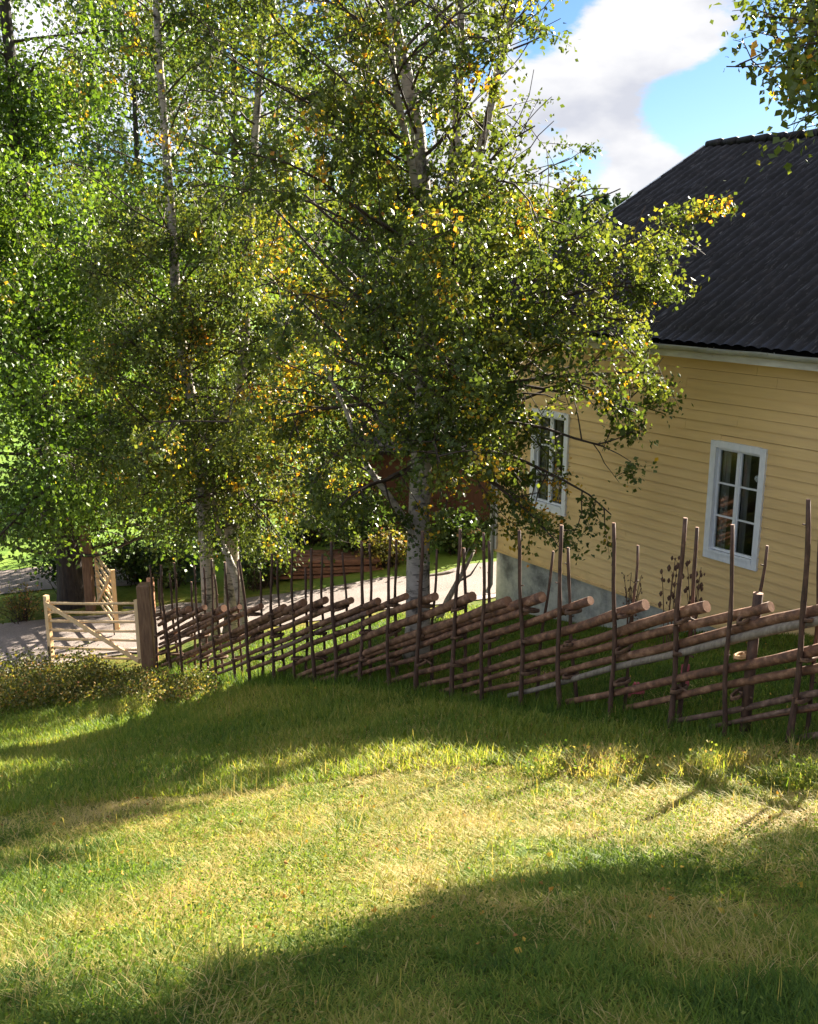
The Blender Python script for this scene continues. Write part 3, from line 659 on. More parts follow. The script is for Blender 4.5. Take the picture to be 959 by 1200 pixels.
def keepR(p, r):
    nd = (p - W0) @ NW
    if p[2] < 5.4 or (nd < .7 and p[2] < 6.3 - .5 * min(nd, 0)): return False
    # crown shaped for its shadow: twigs shading the sunlit strip are left out
    L = (p[2] - 4.0) / math.tan(SUN_EL)
    for _ in range(4):
        gx, gy = p[0] - L * math.sin(SUN_AZ), p[1] - L * math.cos(SUN_AZ); gz_ = h1(gx, gy) if (-6 < gy < 14 and abs(gx) < 9) else 5.3 - .31 * max(gy, -6); L = (p[2] - gz_) / math.tan(SUN_EL)
    g_ = np.array([gx, gy, gz_]) - CAM; zg = g_ @ np.array([0, math.cos(PITCH), -math.sin(PITCH)])
    if zg > .5 and -120 < 479.5 + FPX * g_[0] / zg < 1250:
        ux = 479.5 + FPX * g_[0] / zg; uy = 600 - FPX * (g_ @ np.array([0, math.sin(PITCH), math.cos(PITCH)])) / zg
        if uy < np.interp(ux, [-300, 120, 235, 360, 469, 547, 672, 813, 876, 959, 1150], [1450, 1265, 1198, 1128, 1075, 1038, 1025, 1008, 985, 938, 850]): return False
    q = p - CAM; zz = q @ np.array([0, math.cos(PITCH), -math.sin(PITCH)])
    if zz > .3:
        sx = 479.5 + FPX * q[0] / zz; sy = 600 - FPX * (q @ np.array([0, math.sin(PITCH), math.cos(PITCH)])) / zz
        if sx < 1000 and not (sy < np.interp(sx, [838, 842, 870, 900, 930, 960, 1000], [-50, 44, 66, 122, 140, 134, 130]) or (sx > 908 and 150 < sy < 232)): return False     # twigs in view left out beyond the overhang's chosen outline
    return True
tree('birch_tree', 'birch reaching in from beyond the frame over the roof ridge, only its branch ends showing', [sR], [(.17, .03)], genR, 41, 'leaf', 'birch', leaf=.060, per_twig=34, yellow=.06, sec_density=5.0, keep=keepR, group='birches in the garden', spread=.07)

# trees beyond the drive and the shed
back = [(-4.2, 26.5, 14, 3.4, 'leaf_green', 'tall fresh green tree behind the slender pair of birches', 51),
        (-12.5, 25.5, 15, 4.0, 'leaf_green', 'light green tree at the far left beyond the dark trunk', 52),
        (-1.2, 29.0, 10.0, 3.3, 'leaf_dark', 'dark tree behind the red shed, left of the forking birch trunk', 53),
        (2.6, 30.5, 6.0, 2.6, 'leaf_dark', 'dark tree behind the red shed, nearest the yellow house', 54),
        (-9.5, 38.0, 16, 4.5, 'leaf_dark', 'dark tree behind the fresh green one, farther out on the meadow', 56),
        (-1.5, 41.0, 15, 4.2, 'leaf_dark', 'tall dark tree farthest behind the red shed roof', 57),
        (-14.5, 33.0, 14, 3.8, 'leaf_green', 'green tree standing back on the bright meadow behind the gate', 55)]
for x, y, h_, rad, lm, lab, sd in back:
    z0 = h1(x, y)
    st = [(x, y, z0 - .12), (x + .1, y, z0 + h_ * .25), (x - .1, y + .1, z0 + h_ * .55), (x, y, z0 + h_ * .85), (x + .1, y, z0 + h_)]
    t0 = .24
    gen = ring_primaries(48, t0, 1.0, (lambda rad: lambda t: rad * (1.1 - .65 * t))(rad), lambda t: .05 + .5 * t, .04, sd)
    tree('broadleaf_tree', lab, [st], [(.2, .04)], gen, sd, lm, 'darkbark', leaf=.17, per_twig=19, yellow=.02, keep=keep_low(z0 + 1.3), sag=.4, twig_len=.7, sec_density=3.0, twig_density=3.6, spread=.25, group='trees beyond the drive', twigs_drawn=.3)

# ------------------------------------------------------------------ round-pole fence
FA = np.array([3.03, 7.3]); FB = np.array([-4.24, 15.8]); FE = (FB - FA) / np.linalg.norm(FB - FA); FQ = np.array([FE[1], -FE[0]])
if FQ @ FA > 0: FQ = -FQ
fence = empty('round_pole_fence', (FA[0], FA[1], h1(*FA)), 'round pole fence of slanting bark covered rails between paired stakes, running down the slope', 'fence')
fr = np.random.default_rng(5)
S = [-3.5, -2.9, -2.32, -1.75, -1.15, -.57, 0, .55, 1.12, 1.72, 2.32, 2.85, 3.38, 3.87, 4.42, 4.95, 5.45, 5.95, 6.43, 6.92, 7.42, 7.95, 8.45, 8.95, 9.45, 9.95, 10.4, 10.85]
def fp(s, off=0.0): return FA + FE * s + FQ * off
GZs = lambda s: float(H([fp(s)[0]], [fp(s)[1]], False)[0])
mats = [M['stake'], M['cut'], M['grey_wood']]
front_h = {6: 1.93, 7: 1.72, 8: 1.83, 9: 1.84, 10: 1.80}
for i, s in enumerate(S):
    gz = GZs(s)
    for side, off, hh in ((0, .075, front_h.get(i, 1.82) + fr.uniform(-.06, .06)), (1, -.085, (front_h.get(i, 1.82)) - .12 + fr.uniform(-.15, .1))):
        ss = s + (.0 if side == 0 else fr.uniform(.0, .05) * -1) + fr.uniform(-.02, .02)
        b = fp(ss, off); lean = fr.normal(size=2) * .035; n = 12
        if i == 7: lean = np.array([-.05, .06]) if side == 0 else np.array([.03, 0])
        u = np.linspace(0, 1, n)
        pts = np.stack([b[0] + lean[0] * u * hh + (.016 * np.sin(u * 5 + fr.uniform(0, 6)) + .006 * np.sin(u * 13 + fr.uniform(0, 6))), b[1] + lean[1] * u * hh + .016 * np.sin(u * 4 + fr.uniform(0, 6)), gz - .25 + u * (hh + .25)], 1)
        r0 = fr.uniform(.023, .030) if side == 0 else fr.uniform(.019, .026)
        mb = MB(); mb.tube(pts, np.linspace(r0, r0 * .62, n) * fr.uniform(.9, 1.1, n), 7, 0, 1, .18); 
        for q in range(3):
            kq = int(fr.integers(2, n - 1)); dv = unit(np.array([*fr.normal(size=2), .4])); mb.tube([pts[kq], pts[kq] + dv * (r0 + .016)], [.008, .005], 5, 0, 1)
        mb.build('stake', mats, fence)
        if i == 7 and side == 1:        # a sawn-off third stake stands in this pair
            b3 = fp(ss - .06, -.02); mb = MB(); mb.tube([(b3[0], b3[1], gz - .2), (b3[0], b3[1], gz + .6), (b3[0] + .01, b3[1], gz + 1.22)], [.045, .043, .040], 8, 0, 1, .15); mb.build('stake', mats, fence)
# slanting rails: each one rises to the right, rests in five gaps and ends just past a pair of stakes
for i in range(-1, len(S)):
    s = S[i] if i >= 0 else S[0] - .6
    stop = s - fr.uniform(.14, .26) ; L = fr.uniform(3.5, 4.2)
    hi_z = GZs(max(s, S[0])) + 1.03 + fr.uniform(-.02, .03)
    slope_ = .58 + fr.uniform(-.008, .008)
    n = 26; us_ = np.linspace(0, L, n)
    bend = fr.uniform(-.03, .03); wob = fr.uniform(0, 6.28); pts = []
    o0 = fr.uniform(-.015, .02)
    for u in us_:
        ps = fp(stop + u, o0); zz = hi_z + .12 - slope_ * u * .93 + bend * math.sin(u / L * math.pi) + .008 * math.sin(u * 4.1 + wob)
        pts.append((ps[0], ps[1], zz))
    # let the foot of the rail rest on the ground
    lim = [k for k, p in enumerate(pts) if p[2] > float(H([p[0]], [p[1]], False)[0]) - .02]
    pts = pts[:max(lim) + 1]
    if len(pts) < 3 or stop + .1 > 10.9: continue
    # do not run past the gate post
    pts = [p for p in pts if (np.array(p[:2]) - FA) @ FE < 10.95]
    if len(pts) < 3: continue
    r0 = fr.uniform(.040, .058); m = len(pts)
    mb = MB(); mb.tube(pts, np.linspace(r0, r0 * .5, m), 9, 0, 1, .14)
    for q in range(3):   # knots / branch stubs
        k = fr.integers(1, m - 1); p = np.array(pts[k]); dv = unit(fr.normal(size=3)); mb.tube([p, p + dv * (r0 + .02)], [.011, .007], 5, 0, 1)
    o = mb.build('rail', [M['grey_wood'] if i in (5,) else (M['rail'], M['rail_red'], M['rail'], M['rail_red'], M['rail_grey'])[int(fr.integers(0, 5))], M['cut']], fence)
    # a thinner filler rail under every second one
    if m > 8 and i in (2, 11, 16, 23):      # now and then a second, thinner rail shares a gap
        p2 = [(p[0] + FQ[0] * .03, p[1] + FQ[1] * .03, p[2] - .085 - .0008 * k) for k, p in enumerate(pts)]
        p2 = [p for p in p2 if p[2] > float(H([p[0]], [p[1]], False)[0]) + .01]
        if len(p2) > 3:
            mb = MB(); mb.tube(p2[1:], np.linspace(r0 * .7, r0 * .45, len(p2) - 1), 7, 0, 1, .15); mb.build('rail', [(M['rail_grey'], M['rail'])[i % 2], M['cut']], fence)
for i, s in enumerate(S):
    gz = GZs(s)
    for zz in (.33, .66, .98):
        mb = MB(); b = fp(s - .02, -.005); tilt = fr.uniform(-.03, .03); pts = []
        for k in range(20):
            a_ = k / 8 * 2 * math.pi; w = FQ * math.cos(a_) * .112 + FE * math.sin(a_) * .034
            pts.append((b[0] + w[0], b[1] + w[1], gz + zz + tilt * math.cos(a_) + .012 * (k / 8) + fr.uniform(-.003, .003)))
        pts += [(pts[-1][0] + FQ[0] * .05, pts[-1][1] + FQ[1] * .05, pts[-1][2] - .03)]
        mb.tube(pts, .0125, 5); 
        if fr.random() < (.9 if i in (7, 8) else .12): mb.tube([(b[0], b[1], gz + zz + .03), (b[0] - FE[0] * .12, b[1] - FE[1] * .12, gz + zz + .015)], [.014, .010], 6)
        mb.build('tie', M['peel'] if (i == 7 and zz in (.66, )) else M['tie'], fence)

# ------------------------------------------------------------------ gate, posts, rails beyond
def solid_post(name, x, y, h_, w, mat, label, round_=False, group='gate posts'):
    z0 = h1(x, y) - .03
    root = empty(name, (x, y, z0), label, 'post', group)
    mb = MB()
    if round_: mb.tube([(x, y, z0 - .3), (x, y, z0 + h_ * .5), (x + .01, y, z0 + h_), (x + .01, y, z0 + h_ + .012)], [w / 2, w / 2, w / 2 * .94, w / 2 * .8], 14, 0, 1, .05)
    else:
        k = w / 2; c_ = .012
        ring = [(-k + c_, -k), (k - c_, -k), (k, -k + c_), (k, k - c_), (k - c_, k), (-k + c_, k), (-k, k - c_), (-k, -k + c_)]
        vs = [(x + a_, y + b_, z0 - .3) for a_, b_ in ring] + [(x + a_, y + b_, z0 + h_) for a_, b_ in ring] + [(x + a_ * .8, y + b_ * .8, z0 + h_ + .02) for a_, b_ in ring]
        fs = [(i, (i + 1) % 8, 8 + (i + 1) % 8, 8 + i) for i in range(8)] + [(8 + i, 8 + (i + 1) % 8, 16 + (i + 1) % 8, 16 + i) for i in range(8)] + [tuple(range(16, 24))]
        mb.add(vs, fs)
    mb.build('shaft', [mat, M['cut']], root); return root
gp = at(176, 783, 15.9)
solid_post('gate_post', gp[0], gp[1], 1.50, .22, M['post_brown'], 'thick square brown gate post at the left end of the pole fence')
gp2 = at(181.5, 770, 16.25)
solid_post('gate_post', gp2[0], gp2[1], 1.52, .13, M['post_red'], 'round reddish post standing tight behind the thick square gate post', True)
tp = at(108, 728, 20.2)
solid_post('gate_post', tp[0], tp[1], 1.85, .18, M['post_brown'], 'tall brown post carrying the farther open gate leaf')
def gate_leaf(label, hinge, free, z_h, z_f, height, n=7, stile_extra=.1, brace='down'):
    h0 = np.array([*hinge, z_h]); f0 = np.array([*free, z_f]); d = unit(f0 - h0); root = empty('gate_leaf', tuple(h0), label, 'gate', 'gate leaves'); up = np.array([0, 0, 1.])
    nrm_ = unit(np.cross(d, up))
    mb = MB(); mb.bar(f0 + up * .04, f0 + up * (height + stile_extra), .075, .075, up=d); mb.build('stile', M['pale_wood'], root)
    mb = MB(); mb.bar(h0 + up * .04, h0 + up * (height + .02), .07, .07, up=d); mb.build('stile', M['pale_wood'], root)
    for k in range(n):
        zz = .10 + (height - .14) * k / (n - 1); mb = MB()
        a_ = h0 + up * zz + d * .03; b_ = f0 + up * zz - d * .03; mid = (a_ + b_) / 2 + up * random.uniform(-.012, .006)
        mb.tube(spline([a_, mid, b_], 7), np.linspace(.022, .026, 7), 8, 0, 0, .1); mb.build('bar', M['pale_wood'], root)
    mb = MB(); off = nrm_ * (.045 if (nrm_ @ (CAM - h0)) > 0 else -.045)
    mb.bar(f0 + up * (height - .02) + off, h0 + up * .08 + off, .03, .075); mb.build('brace', M['pale_wood'], root)
    if brace == 'cross':
        mb = MB(); mb.bar(h0 + up * (height - .02) - off, f0 + up * .08 - off, .03, .06); mb.build('brace', M['pale_wood'], root)
    mb = MB(); q = f0 + off * 1.2; mb.tube([q + up * .3, q + up * .05, q - up * .12], .012, 6); mb.build('drop_bolt', M['black'], root)
    for zz in (.2, height - .12):
        mb = MB(); mb.bar(h0 + up * zz - d * .13, h0 + up * zz + d * .3, .012, .035); mb.build('hinge', M['black'], root)
    return root
gl_f = at(61.5, 777, 16.9); gl_h = at(165, 772, 16.05)
gate_leaf('pale wooden gate leaf of round bars and one diagonal brace, hinged on the thick post', gl_h[:2], gl_f[:2], h1(*gl_h[:2]) + .06, h1(*gl_f[:2]) + .05, 1.13)
l2f = at(138, 748, 18.4); l2h = at(118, 722, 20.05)
gate_leaf('pale wooden gate leaf swung away and seen nearly edge on, beside the tall brown post', l2h[:2], l2f[:2], h1(*l2h[:2]) + .12, h1(*l2f[:2]) + .06, 1.16, brace='cross')

# old rail fence beyond the drive
p0 = np.array([-7.0, 24.3]); p1 = np.array([-3.5, 24.6])
ofence = empty('rail_fence', (p0[0], p0[1], h1(*p0)), 'old dark rail fence in front of the bright meadow behind the wheeled bin', 'fence')
for k in range(6):
    q = p0 + (p1 - p0) * k / 5; z0 = h1(*q); mb = MB(); mb.tube([(q[0], q[1], z0 - .3), (q[0], q[1], z0 + .8), (q[0] + .02, q[1], z0 + 1.5)], [.05, .05, .045], 8, 0, 0, .15); mb.build('post', M['rail_dark'], ofence)
for zz in (.3, .6, .9, 1.2, 1.42):
    mb = MB(); pts = []
    for u in np.linspace(-.04, 1.04, 12):
        q = p0 + (p1 - p0) * u; pts.append((q[0], q[1] - .06, h1(*q) + zz + .04 * math.sin(u * 9 + zz * 7)))
    mb.tube(pts, .035, 6, 0, 0, .15); mb.build('rail', M['rail_dark'], ofence)

# wheeled bin
bx, by = at(234, 700, 19.0)[:2]; by += 3.2; bx *= by / 19.0; bz = h1(bx, by)
binr = empty('wheelie_bin', (bx, by, bz), 'dark green wheeled rubbish bin with a pale lid behind the two white birch trunks', 'bin')
mb = MB(); vs = []
for zz, w_, d_ in ((.06, .22, .24), (.95, .28, .34)):
    vs += [(bx - w_, by - d_, bz + zz), (bx + w_, by - d_, bz + zz), (bx + w_, by + d_, bz + zz), (bx - w_, by + d_, bz + zz)]
mb.add(vs, [(0, 3, 2, 1), (4, 5, 6, 7), (0, 1, 5, 4), (1, 2, 6, 5), (2, 3, 7, 6), (3, 0, 4, 7)]); mb.box((bx - .30, by - .36, bz + .90), (bx + .30, by + .345, bz + .948)); mb.build('body', M['bin'], binr)
mb = MB(); mb.add([(bx - .31, by - .39, bz + .955), (bx + .31, by - .39, bz + .955), (bx + .31, by + .36, bz + .955), (bx - .31, by + .36, bz + .955), (bx - .27, by - .33, bz + 1.0), (bx + .27, by - .33, bz + 1.0), (bx + .27, by + .33, bz + 1.06), (bx - .27, by + .33, bz + 1.06)],
                  [(0, 3, 2, 1), (4, 5, 6, 7), (0, 1, 5, 4), (1, 2, 6, 5), (2, 3, 7, 6), (3, 0, 4, 7)]); mb.build('lid', M['bin_lid'], binr)
for sx in (-1, 1):
    mb = MB(); mb.tube([(bx + sx * .25, by + .25, bz + .10), (bx + sx * .30, by + .25, bz + .10)], .10, 14, 0, 0); mb.build('wheel', M['rubber'], binr)
mb = MB(); mb.tube([(bx - .24, by + .42, bz + .93), (bx + .24, by + .42, bz + .93)], .016, 8, 0, 0); mb.build('handle', M['bin'], binr)

# red shed half hidden behind the birch
sx0, sx1, sy0, sy1 = -1.3, 4.6, 25.2, 28.6
sz = min(h1(sx0, sy0), h1(sx1, sy0)) - .1
shed = empty('red_shed', (sx0, sy0, sz), 'dull red timber shed in shade behind the forking birch and the drive', 'shed')
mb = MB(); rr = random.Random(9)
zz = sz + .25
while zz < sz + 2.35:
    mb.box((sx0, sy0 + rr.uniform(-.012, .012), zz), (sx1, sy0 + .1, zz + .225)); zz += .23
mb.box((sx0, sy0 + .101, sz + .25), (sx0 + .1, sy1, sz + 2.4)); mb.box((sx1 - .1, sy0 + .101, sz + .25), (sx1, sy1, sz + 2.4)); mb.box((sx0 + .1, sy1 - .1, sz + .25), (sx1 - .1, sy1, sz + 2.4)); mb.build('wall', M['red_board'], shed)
mb = MB()
for k in range(7): mb.box((sx0 + .1 + k * .95, sy0 + .02, sz - .2), (sx0 + .45 + k * .95, sy0 + .4, sz + .248))
mb.build('footing', M['plaster'], shed)
mb = MB(); ym = (sy0 + sy1) / 2
for ya, yb in ((sy0 - .35, ym), (sy1 + .35, ym + .001)):
    mb.add([(sx0 - .3, ya, sz + 2.35), (sx1 + .3, ya, sz + 2.35), (sx1 + .3, yb, sz + 3.3), (sx0 - .3, yb, sz + 3.3), (sx0 - .3, ya, sz + 2.43), (sx1 + .3, ya, sz + 2.43), (sx1 + .3, yb, sz + 3.38), (sx0 - .3, yb, sz + 3.38)],
           [(0, 1, 2, 3), (4, 5, 6, 7), (0, 1, 5, 4), (1, 2, 6, 5), (2, 3, 7, 6), (3, 0, 4, 7)])
mb.build('roof', M['tile'], shed)
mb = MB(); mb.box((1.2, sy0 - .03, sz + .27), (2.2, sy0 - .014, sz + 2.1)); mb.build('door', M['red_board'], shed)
mb = MB()
for xx in (sx0 - .02, sx1 - .1): mb.box((xx, sy0 - .035, sz + .26), (xx + .12, sy0 - .013, sz + 2.34))
mb.build('corner_board', M['red_plank'], shed)

# stack of reddish boards at the far edge of the drive
qx, qy = at(375, 690, 22.3)[:2]; qz = h1(qx, qy)
pile = empty('plank_pile', (qx, qy, qz), 'low stack of reddish planks lying in the shade across the drive', 'planks')
pr = random.Random(4)
for lay in range(5):
    for k in range(4):
        ang = R(8) + pr.uniform(-.06, .06); L = pr.uniform(2.2, 3.0); cx = qx + pr.uniform(-.2, .2); cy = qy - .35 + k * .22 + pr.uniform(-.03, .03); z_ = qz + .06 + lay * .085
        d_ = np.array([math.cos(ang), math.sin(ang), .0]) * L / 2; mb = MB(); mb.bar((cx - d_[0], cy - d_[1], z_), (cx + d_[0], cy + d_[1], z_ + pr.uniform(-.01, .02)), .18, .06); mb.build('plank', M['red_plank'], pile)
# sawhorse-like pale plank in front of the shed
e0 = at(534, 627, 22.6); e1 = at(562, 621, 22.9); 
tr = empty('trestle', (e0[0], e0[1], h1(e0[0], e0[1])), 'low wooden trestle with a pale top board beside the house corner', 'trestle')
mb = MB(); mb.bar(e0, e1, .16, .06); mb.build('top_board', M['pale_wood'], tr)
for e_ in (e0 * .8 + e1 * .2, e0 * .2 + e1 * .8):
    for dy in (-.28, .28):
        mb = MB(); mb.bar(e_ - np.array([0, 0, .035]), (e_[0], e_[1] + dy, h1(e_[0], e_[1] + dy) - .03), .06, .06, up=(0, 1, .1)); mb.build('leg', M['red_plank'], tr)
# leaning dead branch near the house corner
b0 = at(513, 712, 16.6); b0[2] = h1(b0[0], b0[1]) - .05; b1 = at(556, 645, 17.3)
mb = MB(); pts = spline([b0, b0 * .62 + b1 * .38 + np.array([0, 0, .04]), b0 * .3 + b1 * .7, b1], 9); mb.tube(pts, np.linspace(.065, .022, 9), 8, 0, 0, .2)
mb.tube([pts[5], pts[5] + np.array([.02, 0, .25]), pts[5] + np.array([.12, 0, .48])], [.03, .02, .01], 6); mb.tube([pts[4], pts[4] + np.array([.22, 0, .12]), pts[4] + np.array([.38, .05, .36])], [.026, .018, .008], 6)
br_ = empty('dead_branch', tuple(b0), 'bleached dead branch leaning up from the lawn near the house corner', 'branch'); mb.build('limb', M['grey_wood'], br_)
# dry plants by the wall
dr = random.Random(12)
for (px, py, top, lab) in [(782, 745, 655, 'tallest withered brown stalk against the yellow wall, left of the house window'), (812, 748, 662, 'withered brown stalk with knotted seed heads against the yellow wall below the window'), (738, 735, 672, 'faint bushy dried weed against the grey foundation of the yellow house')]:
    Yp = 11.9 if px > 760 else 12.9
    b = at(px, py, Yp); b[2] = h1(b[0], b[1]) - .03; tz = at(px, top, Yp)[2]
    root = empty('dried_plant', tuple(b), lab, 'plant', 'dried weeds by the wall')
    mb = MB(); hd = MB()
    for q in range(5 if px > 760 else 9):
        x = b[0] + dr.uniform(-.05, .05); k = dr.uniform(.7, 1.0) if q else 1.0; hh = (tz - b[2]) * k; dx = dr.uniform(-.14, .14)
        pts = spline([(x, b[1], b[2]), (x + dx * .3, b[1], b[2] + hh * .5), (x + dx, b[1] + dr.uniform(-.05, .05), b[2] + hh)], 8); mb.tube(pts, np.linspace(.008, .004, 8), 5)
        for w in range(7):
            i = dr.randint(3, 7); p = pts[i] + np.array([dr.uniform(-.05, .05), dr.uniform(-.05, .05), dr.uniform(-.06, .06)])
            s_ = dr.uniform(.012, .028) if px > 760 else dr.uniform(.006, .012)
            hd.tube([p - np.array([0, 0, s_ * 1.5]), p, p + np.array([.004, 0, s_ * 1.5])], [s_ * .4, s_, s_ * .3], 6); mb.tube([pts[i], p], [.003, .002], 3)
    k0 = len(mb.v); mb.v += hd.v; mb.f += [[q + k0 for q in f] for f in hd.f]; mb.m += hd.m; mb.smooth += hd.smooth
    mb.build('stalks', M['stem_dead'], root)
# two red bits behind the fence
e_ = at(803, 790, 8.35)
tag = empty('plastic_strip', tuple(e_), 'faded pinkish red plastic strip hanging behind the fence stakes', 'strip')
mb = MB(); n = 7; vs = []; fs = []
for i in range(n):
    u = i / (n - 1); vs += [(e_[0] - .035, e_[1] + .012 * math.sin(u * 4), e_[2] + .09 - .2 * u), (e_[0] + .035 + .006 * math.sin(u * 9), e_[1] + .012 * math.sin(u * 4 + .6), e_[2] + .09 - .2 * u),
                     (e_[0] - .035, e_[1] + .006 + .012 * math.sin(u * 4), e_[2] + .09 - .2 * u), (e_[0] + .035 + .006 * math.sin(u * 9), e_[1] + .006 + .012 * math.sin(u * 4 + .6), e_[2] + .09 - .2 * u)]
for i in range(n - 1):
    k = 4 * i; fs += [(k, k + 1, k + 5, k + 4), (k + 2, k + 6, k + 7, k + 3), (k, k + 4, k + 6, k + 2), (k + 1, k + 3, k + 7, k + 5)]
fs += [(0, 2, 3, 1), (4 * n - 4, 4 * n - 3, 4 * n - 1, 4 * n - 2)]
mb.add(vs, fs, 0, True); mb.build('strip', M['pinkred'], tag)
e_ = at(745, 825, 9.2); e_[2] = h1(e_[0], e_[1]); top_ = at(746, 800, 9.2)[2]
hk = empty('marker_frame', tuple(e_), 'small dull red A shaped marker standing in grass behind the fence', 'marker')
for a_ in (-.09, .09):
    mb = MB(); mb.bar((e_[0] + a_, e_[1], e_[2] - .05), (e_[0] + a_ * .15, e_[1], top_), .02, .035, up=(0, 1, 0)); mb.build('leg', M['pinkred'], hk)
mb = MB(); mb.bar((e_[0] - .075, e_[1] - .02, e_[2] + .07), (e_[0] + .075, e_[1] - .02, e_[2] + .07), .02, .04); mb.build('crossbar', M['pinkred'], hk)

# ------------------------------------------------------------------ shrubs
def shrub(name, label, x, y, rad, h_, n, mat, leaf, seed, group=None, yellow=0, stem='twig'):
    r = np.random.default_rng(seed); z0 = h1(x, y); root = empty(name, (x, y, z0), label, 'shrub', group); mb = MB(); C_ = []; hu = []
    for k in range(n):
        az = r.uniform(0, 6.28); el = r.uniform(.5, 1.45); L = r.uniform(.55, 1.0); d = np.array([math.cos(az) * math.cos(el) * rad * 1.3, math.sin(az) * math.cos(el) * rad * 1.3, math.sin(el) * h_]) * L
        p = np.array([x + r.normal() * rad * .15, y + r.normal() * rad * .15, z0 - .03]); pts = spline([p, p + d * .5 + np.array([0, 0, .1 * h_]), p + d + r.normal(size=3) * .05], 6); mb.tube(pts, np.linspace(.010, .003, 6), 4)
        q = r.poisson(26); u = r.uniform(.3, 1.05, q) * 5; i = np.minimum(u.astype(int), 4); c_ = pts[i] + (pts[i + 1] - pts[i]) * (u - i)[:, None] + r.normal(size=(q, 3)) * .06 * rad / .5
        c_[:, 2] = np.maximum(c_[:, 2], z0 + .02)
        C_.append(c_); hu.append(np.clip(r.uniform(.1, .9) + r.normal(size=q) * .15, 0, 1))
    mb.build('stem', M[stem], root); Cc = np.concatenate(C_); V, F = leaves(Cc, r, leaf, .3); mesh_np('foliage', V, F, M[mat], root, np.repeat(np.concatenate(hu), 2), (x, y, z0))
    return root
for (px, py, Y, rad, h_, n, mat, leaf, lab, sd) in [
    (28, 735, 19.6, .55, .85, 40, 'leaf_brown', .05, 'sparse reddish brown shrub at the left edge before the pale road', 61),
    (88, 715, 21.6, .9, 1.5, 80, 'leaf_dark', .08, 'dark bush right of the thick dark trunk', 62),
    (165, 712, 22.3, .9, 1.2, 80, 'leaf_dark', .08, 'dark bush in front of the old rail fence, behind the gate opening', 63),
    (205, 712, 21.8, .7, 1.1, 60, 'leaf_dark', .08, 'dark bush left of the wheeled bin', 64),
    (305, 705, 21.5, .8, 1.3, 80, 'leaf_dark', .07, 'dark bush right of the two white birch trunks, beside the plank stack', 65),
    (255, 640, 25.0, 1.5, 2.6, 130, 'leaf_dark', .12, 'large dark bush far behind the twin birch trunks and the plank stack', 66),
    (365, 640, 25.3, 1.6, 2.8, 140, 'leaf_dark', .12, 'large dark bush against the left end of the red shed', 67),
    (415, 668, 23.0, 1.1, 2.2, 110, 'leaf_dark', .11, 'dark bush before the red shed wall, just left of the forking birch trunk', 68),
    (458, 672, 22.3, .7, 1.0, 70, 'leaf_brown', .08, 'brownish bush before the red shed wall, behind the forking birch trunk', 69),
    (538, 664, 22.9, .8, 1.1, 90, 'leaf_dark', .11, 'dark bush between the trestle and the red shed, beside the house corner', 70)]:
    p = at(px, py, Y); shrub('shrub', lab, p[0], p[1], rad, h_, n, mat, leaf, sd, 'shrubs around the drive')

# ------------------------------------------------------------------ stuff: undergrowth, weeds, grass, far wood
def cover(name, pts, hrange, leaf, per, mat, seed, huef, spreadr):
    r = np.random.default_rng(seed); C_ = []; hu = []
    for (x, y) in pts:
        z0 = h1(x, y); h_ = r.uniform(*hrange); q = r.poisson(per); c_ = np.stack([x + r.normal(size=q) * spreadr, y + r.normal(size=q) * spreadr, z0 + r.uniform(.01, 1, q) ** .8 * h_], 1); C_.append(c_)
        hu.append(np.clip(huef(r) + r.normal(size=q) * .12, 0, 1))
    Cc = np.concatenate(C_); V, F = leaves(Cc, r, leaf, -.3); o = mesh_np(name, V, F, M[mat], None, np.repeat(np.concatenate(hu), 2)); return prop(o, kind='stuff')
r = np.random.default_rng(70); pts = []  # bank of low brush along the drive, lower towards the fence
for k in range(420):
    u = r.uniform(0, 1); px = -20 + 270 * u; py = r.uniform(800, 838) + (-22 if px < 175 else -8); Y = 15.6 - (py - 790) * .055 - 1.6 * max(0, u - .45)
    p = at(px, py, Y); pts.append((p[0], p[1]))
cover('undergrowth', [p for p in pts if p[0] < -5.0], (.15, .62), .05, 40, 'leaf_brown', 71, lambda r: r.choice([.1, .25, .4, .5, .72]), .12)
cover('low_brush', [p for p in pts if p[0] >= -5.0], (.06, .28), .045, 26, 'leaf_brown', 74, lambda r: r.choice([.15, .35, .5, .7]), .12)
pts = []
for k in range(520):
    px = r.uniform(620, 1000); py = r.normal(888, 16) + max(0, (px - 800)) * .05; p = at(px, py, 7.15 - (px - 640) * .0022 - (py - 880) * .012)
    if vnoise(p[0], p[1], .28, 55) + .25 * r.random() > .55: pts.append((p[0], p[1]))
cover('weeds', pts[::2], (.04, .17), .026, 24, 'weed', 72, lambda r: r.choice([.1, .3, .6, .85, .95]), .07)
P_ = np.repeat(np.array(pts), 26, 0) + np.random.default_rng(5).normal(size=(len(pts) * 26, 2)) * .06
WEED_XY = P_
pts = []
for k in range(1500):
    Y = 2.3 + 5.5 * r.random(); X = r.uniform(-.45, .45) * Y * 1.05; pts.append((X, Y))
cover('clover', [p for p in pts if vnoise(*p, .7, 19) > .5], (.015, .05), .015, 34, 'weed', 73, lambda r: r.uniform(.3, .74), .10)

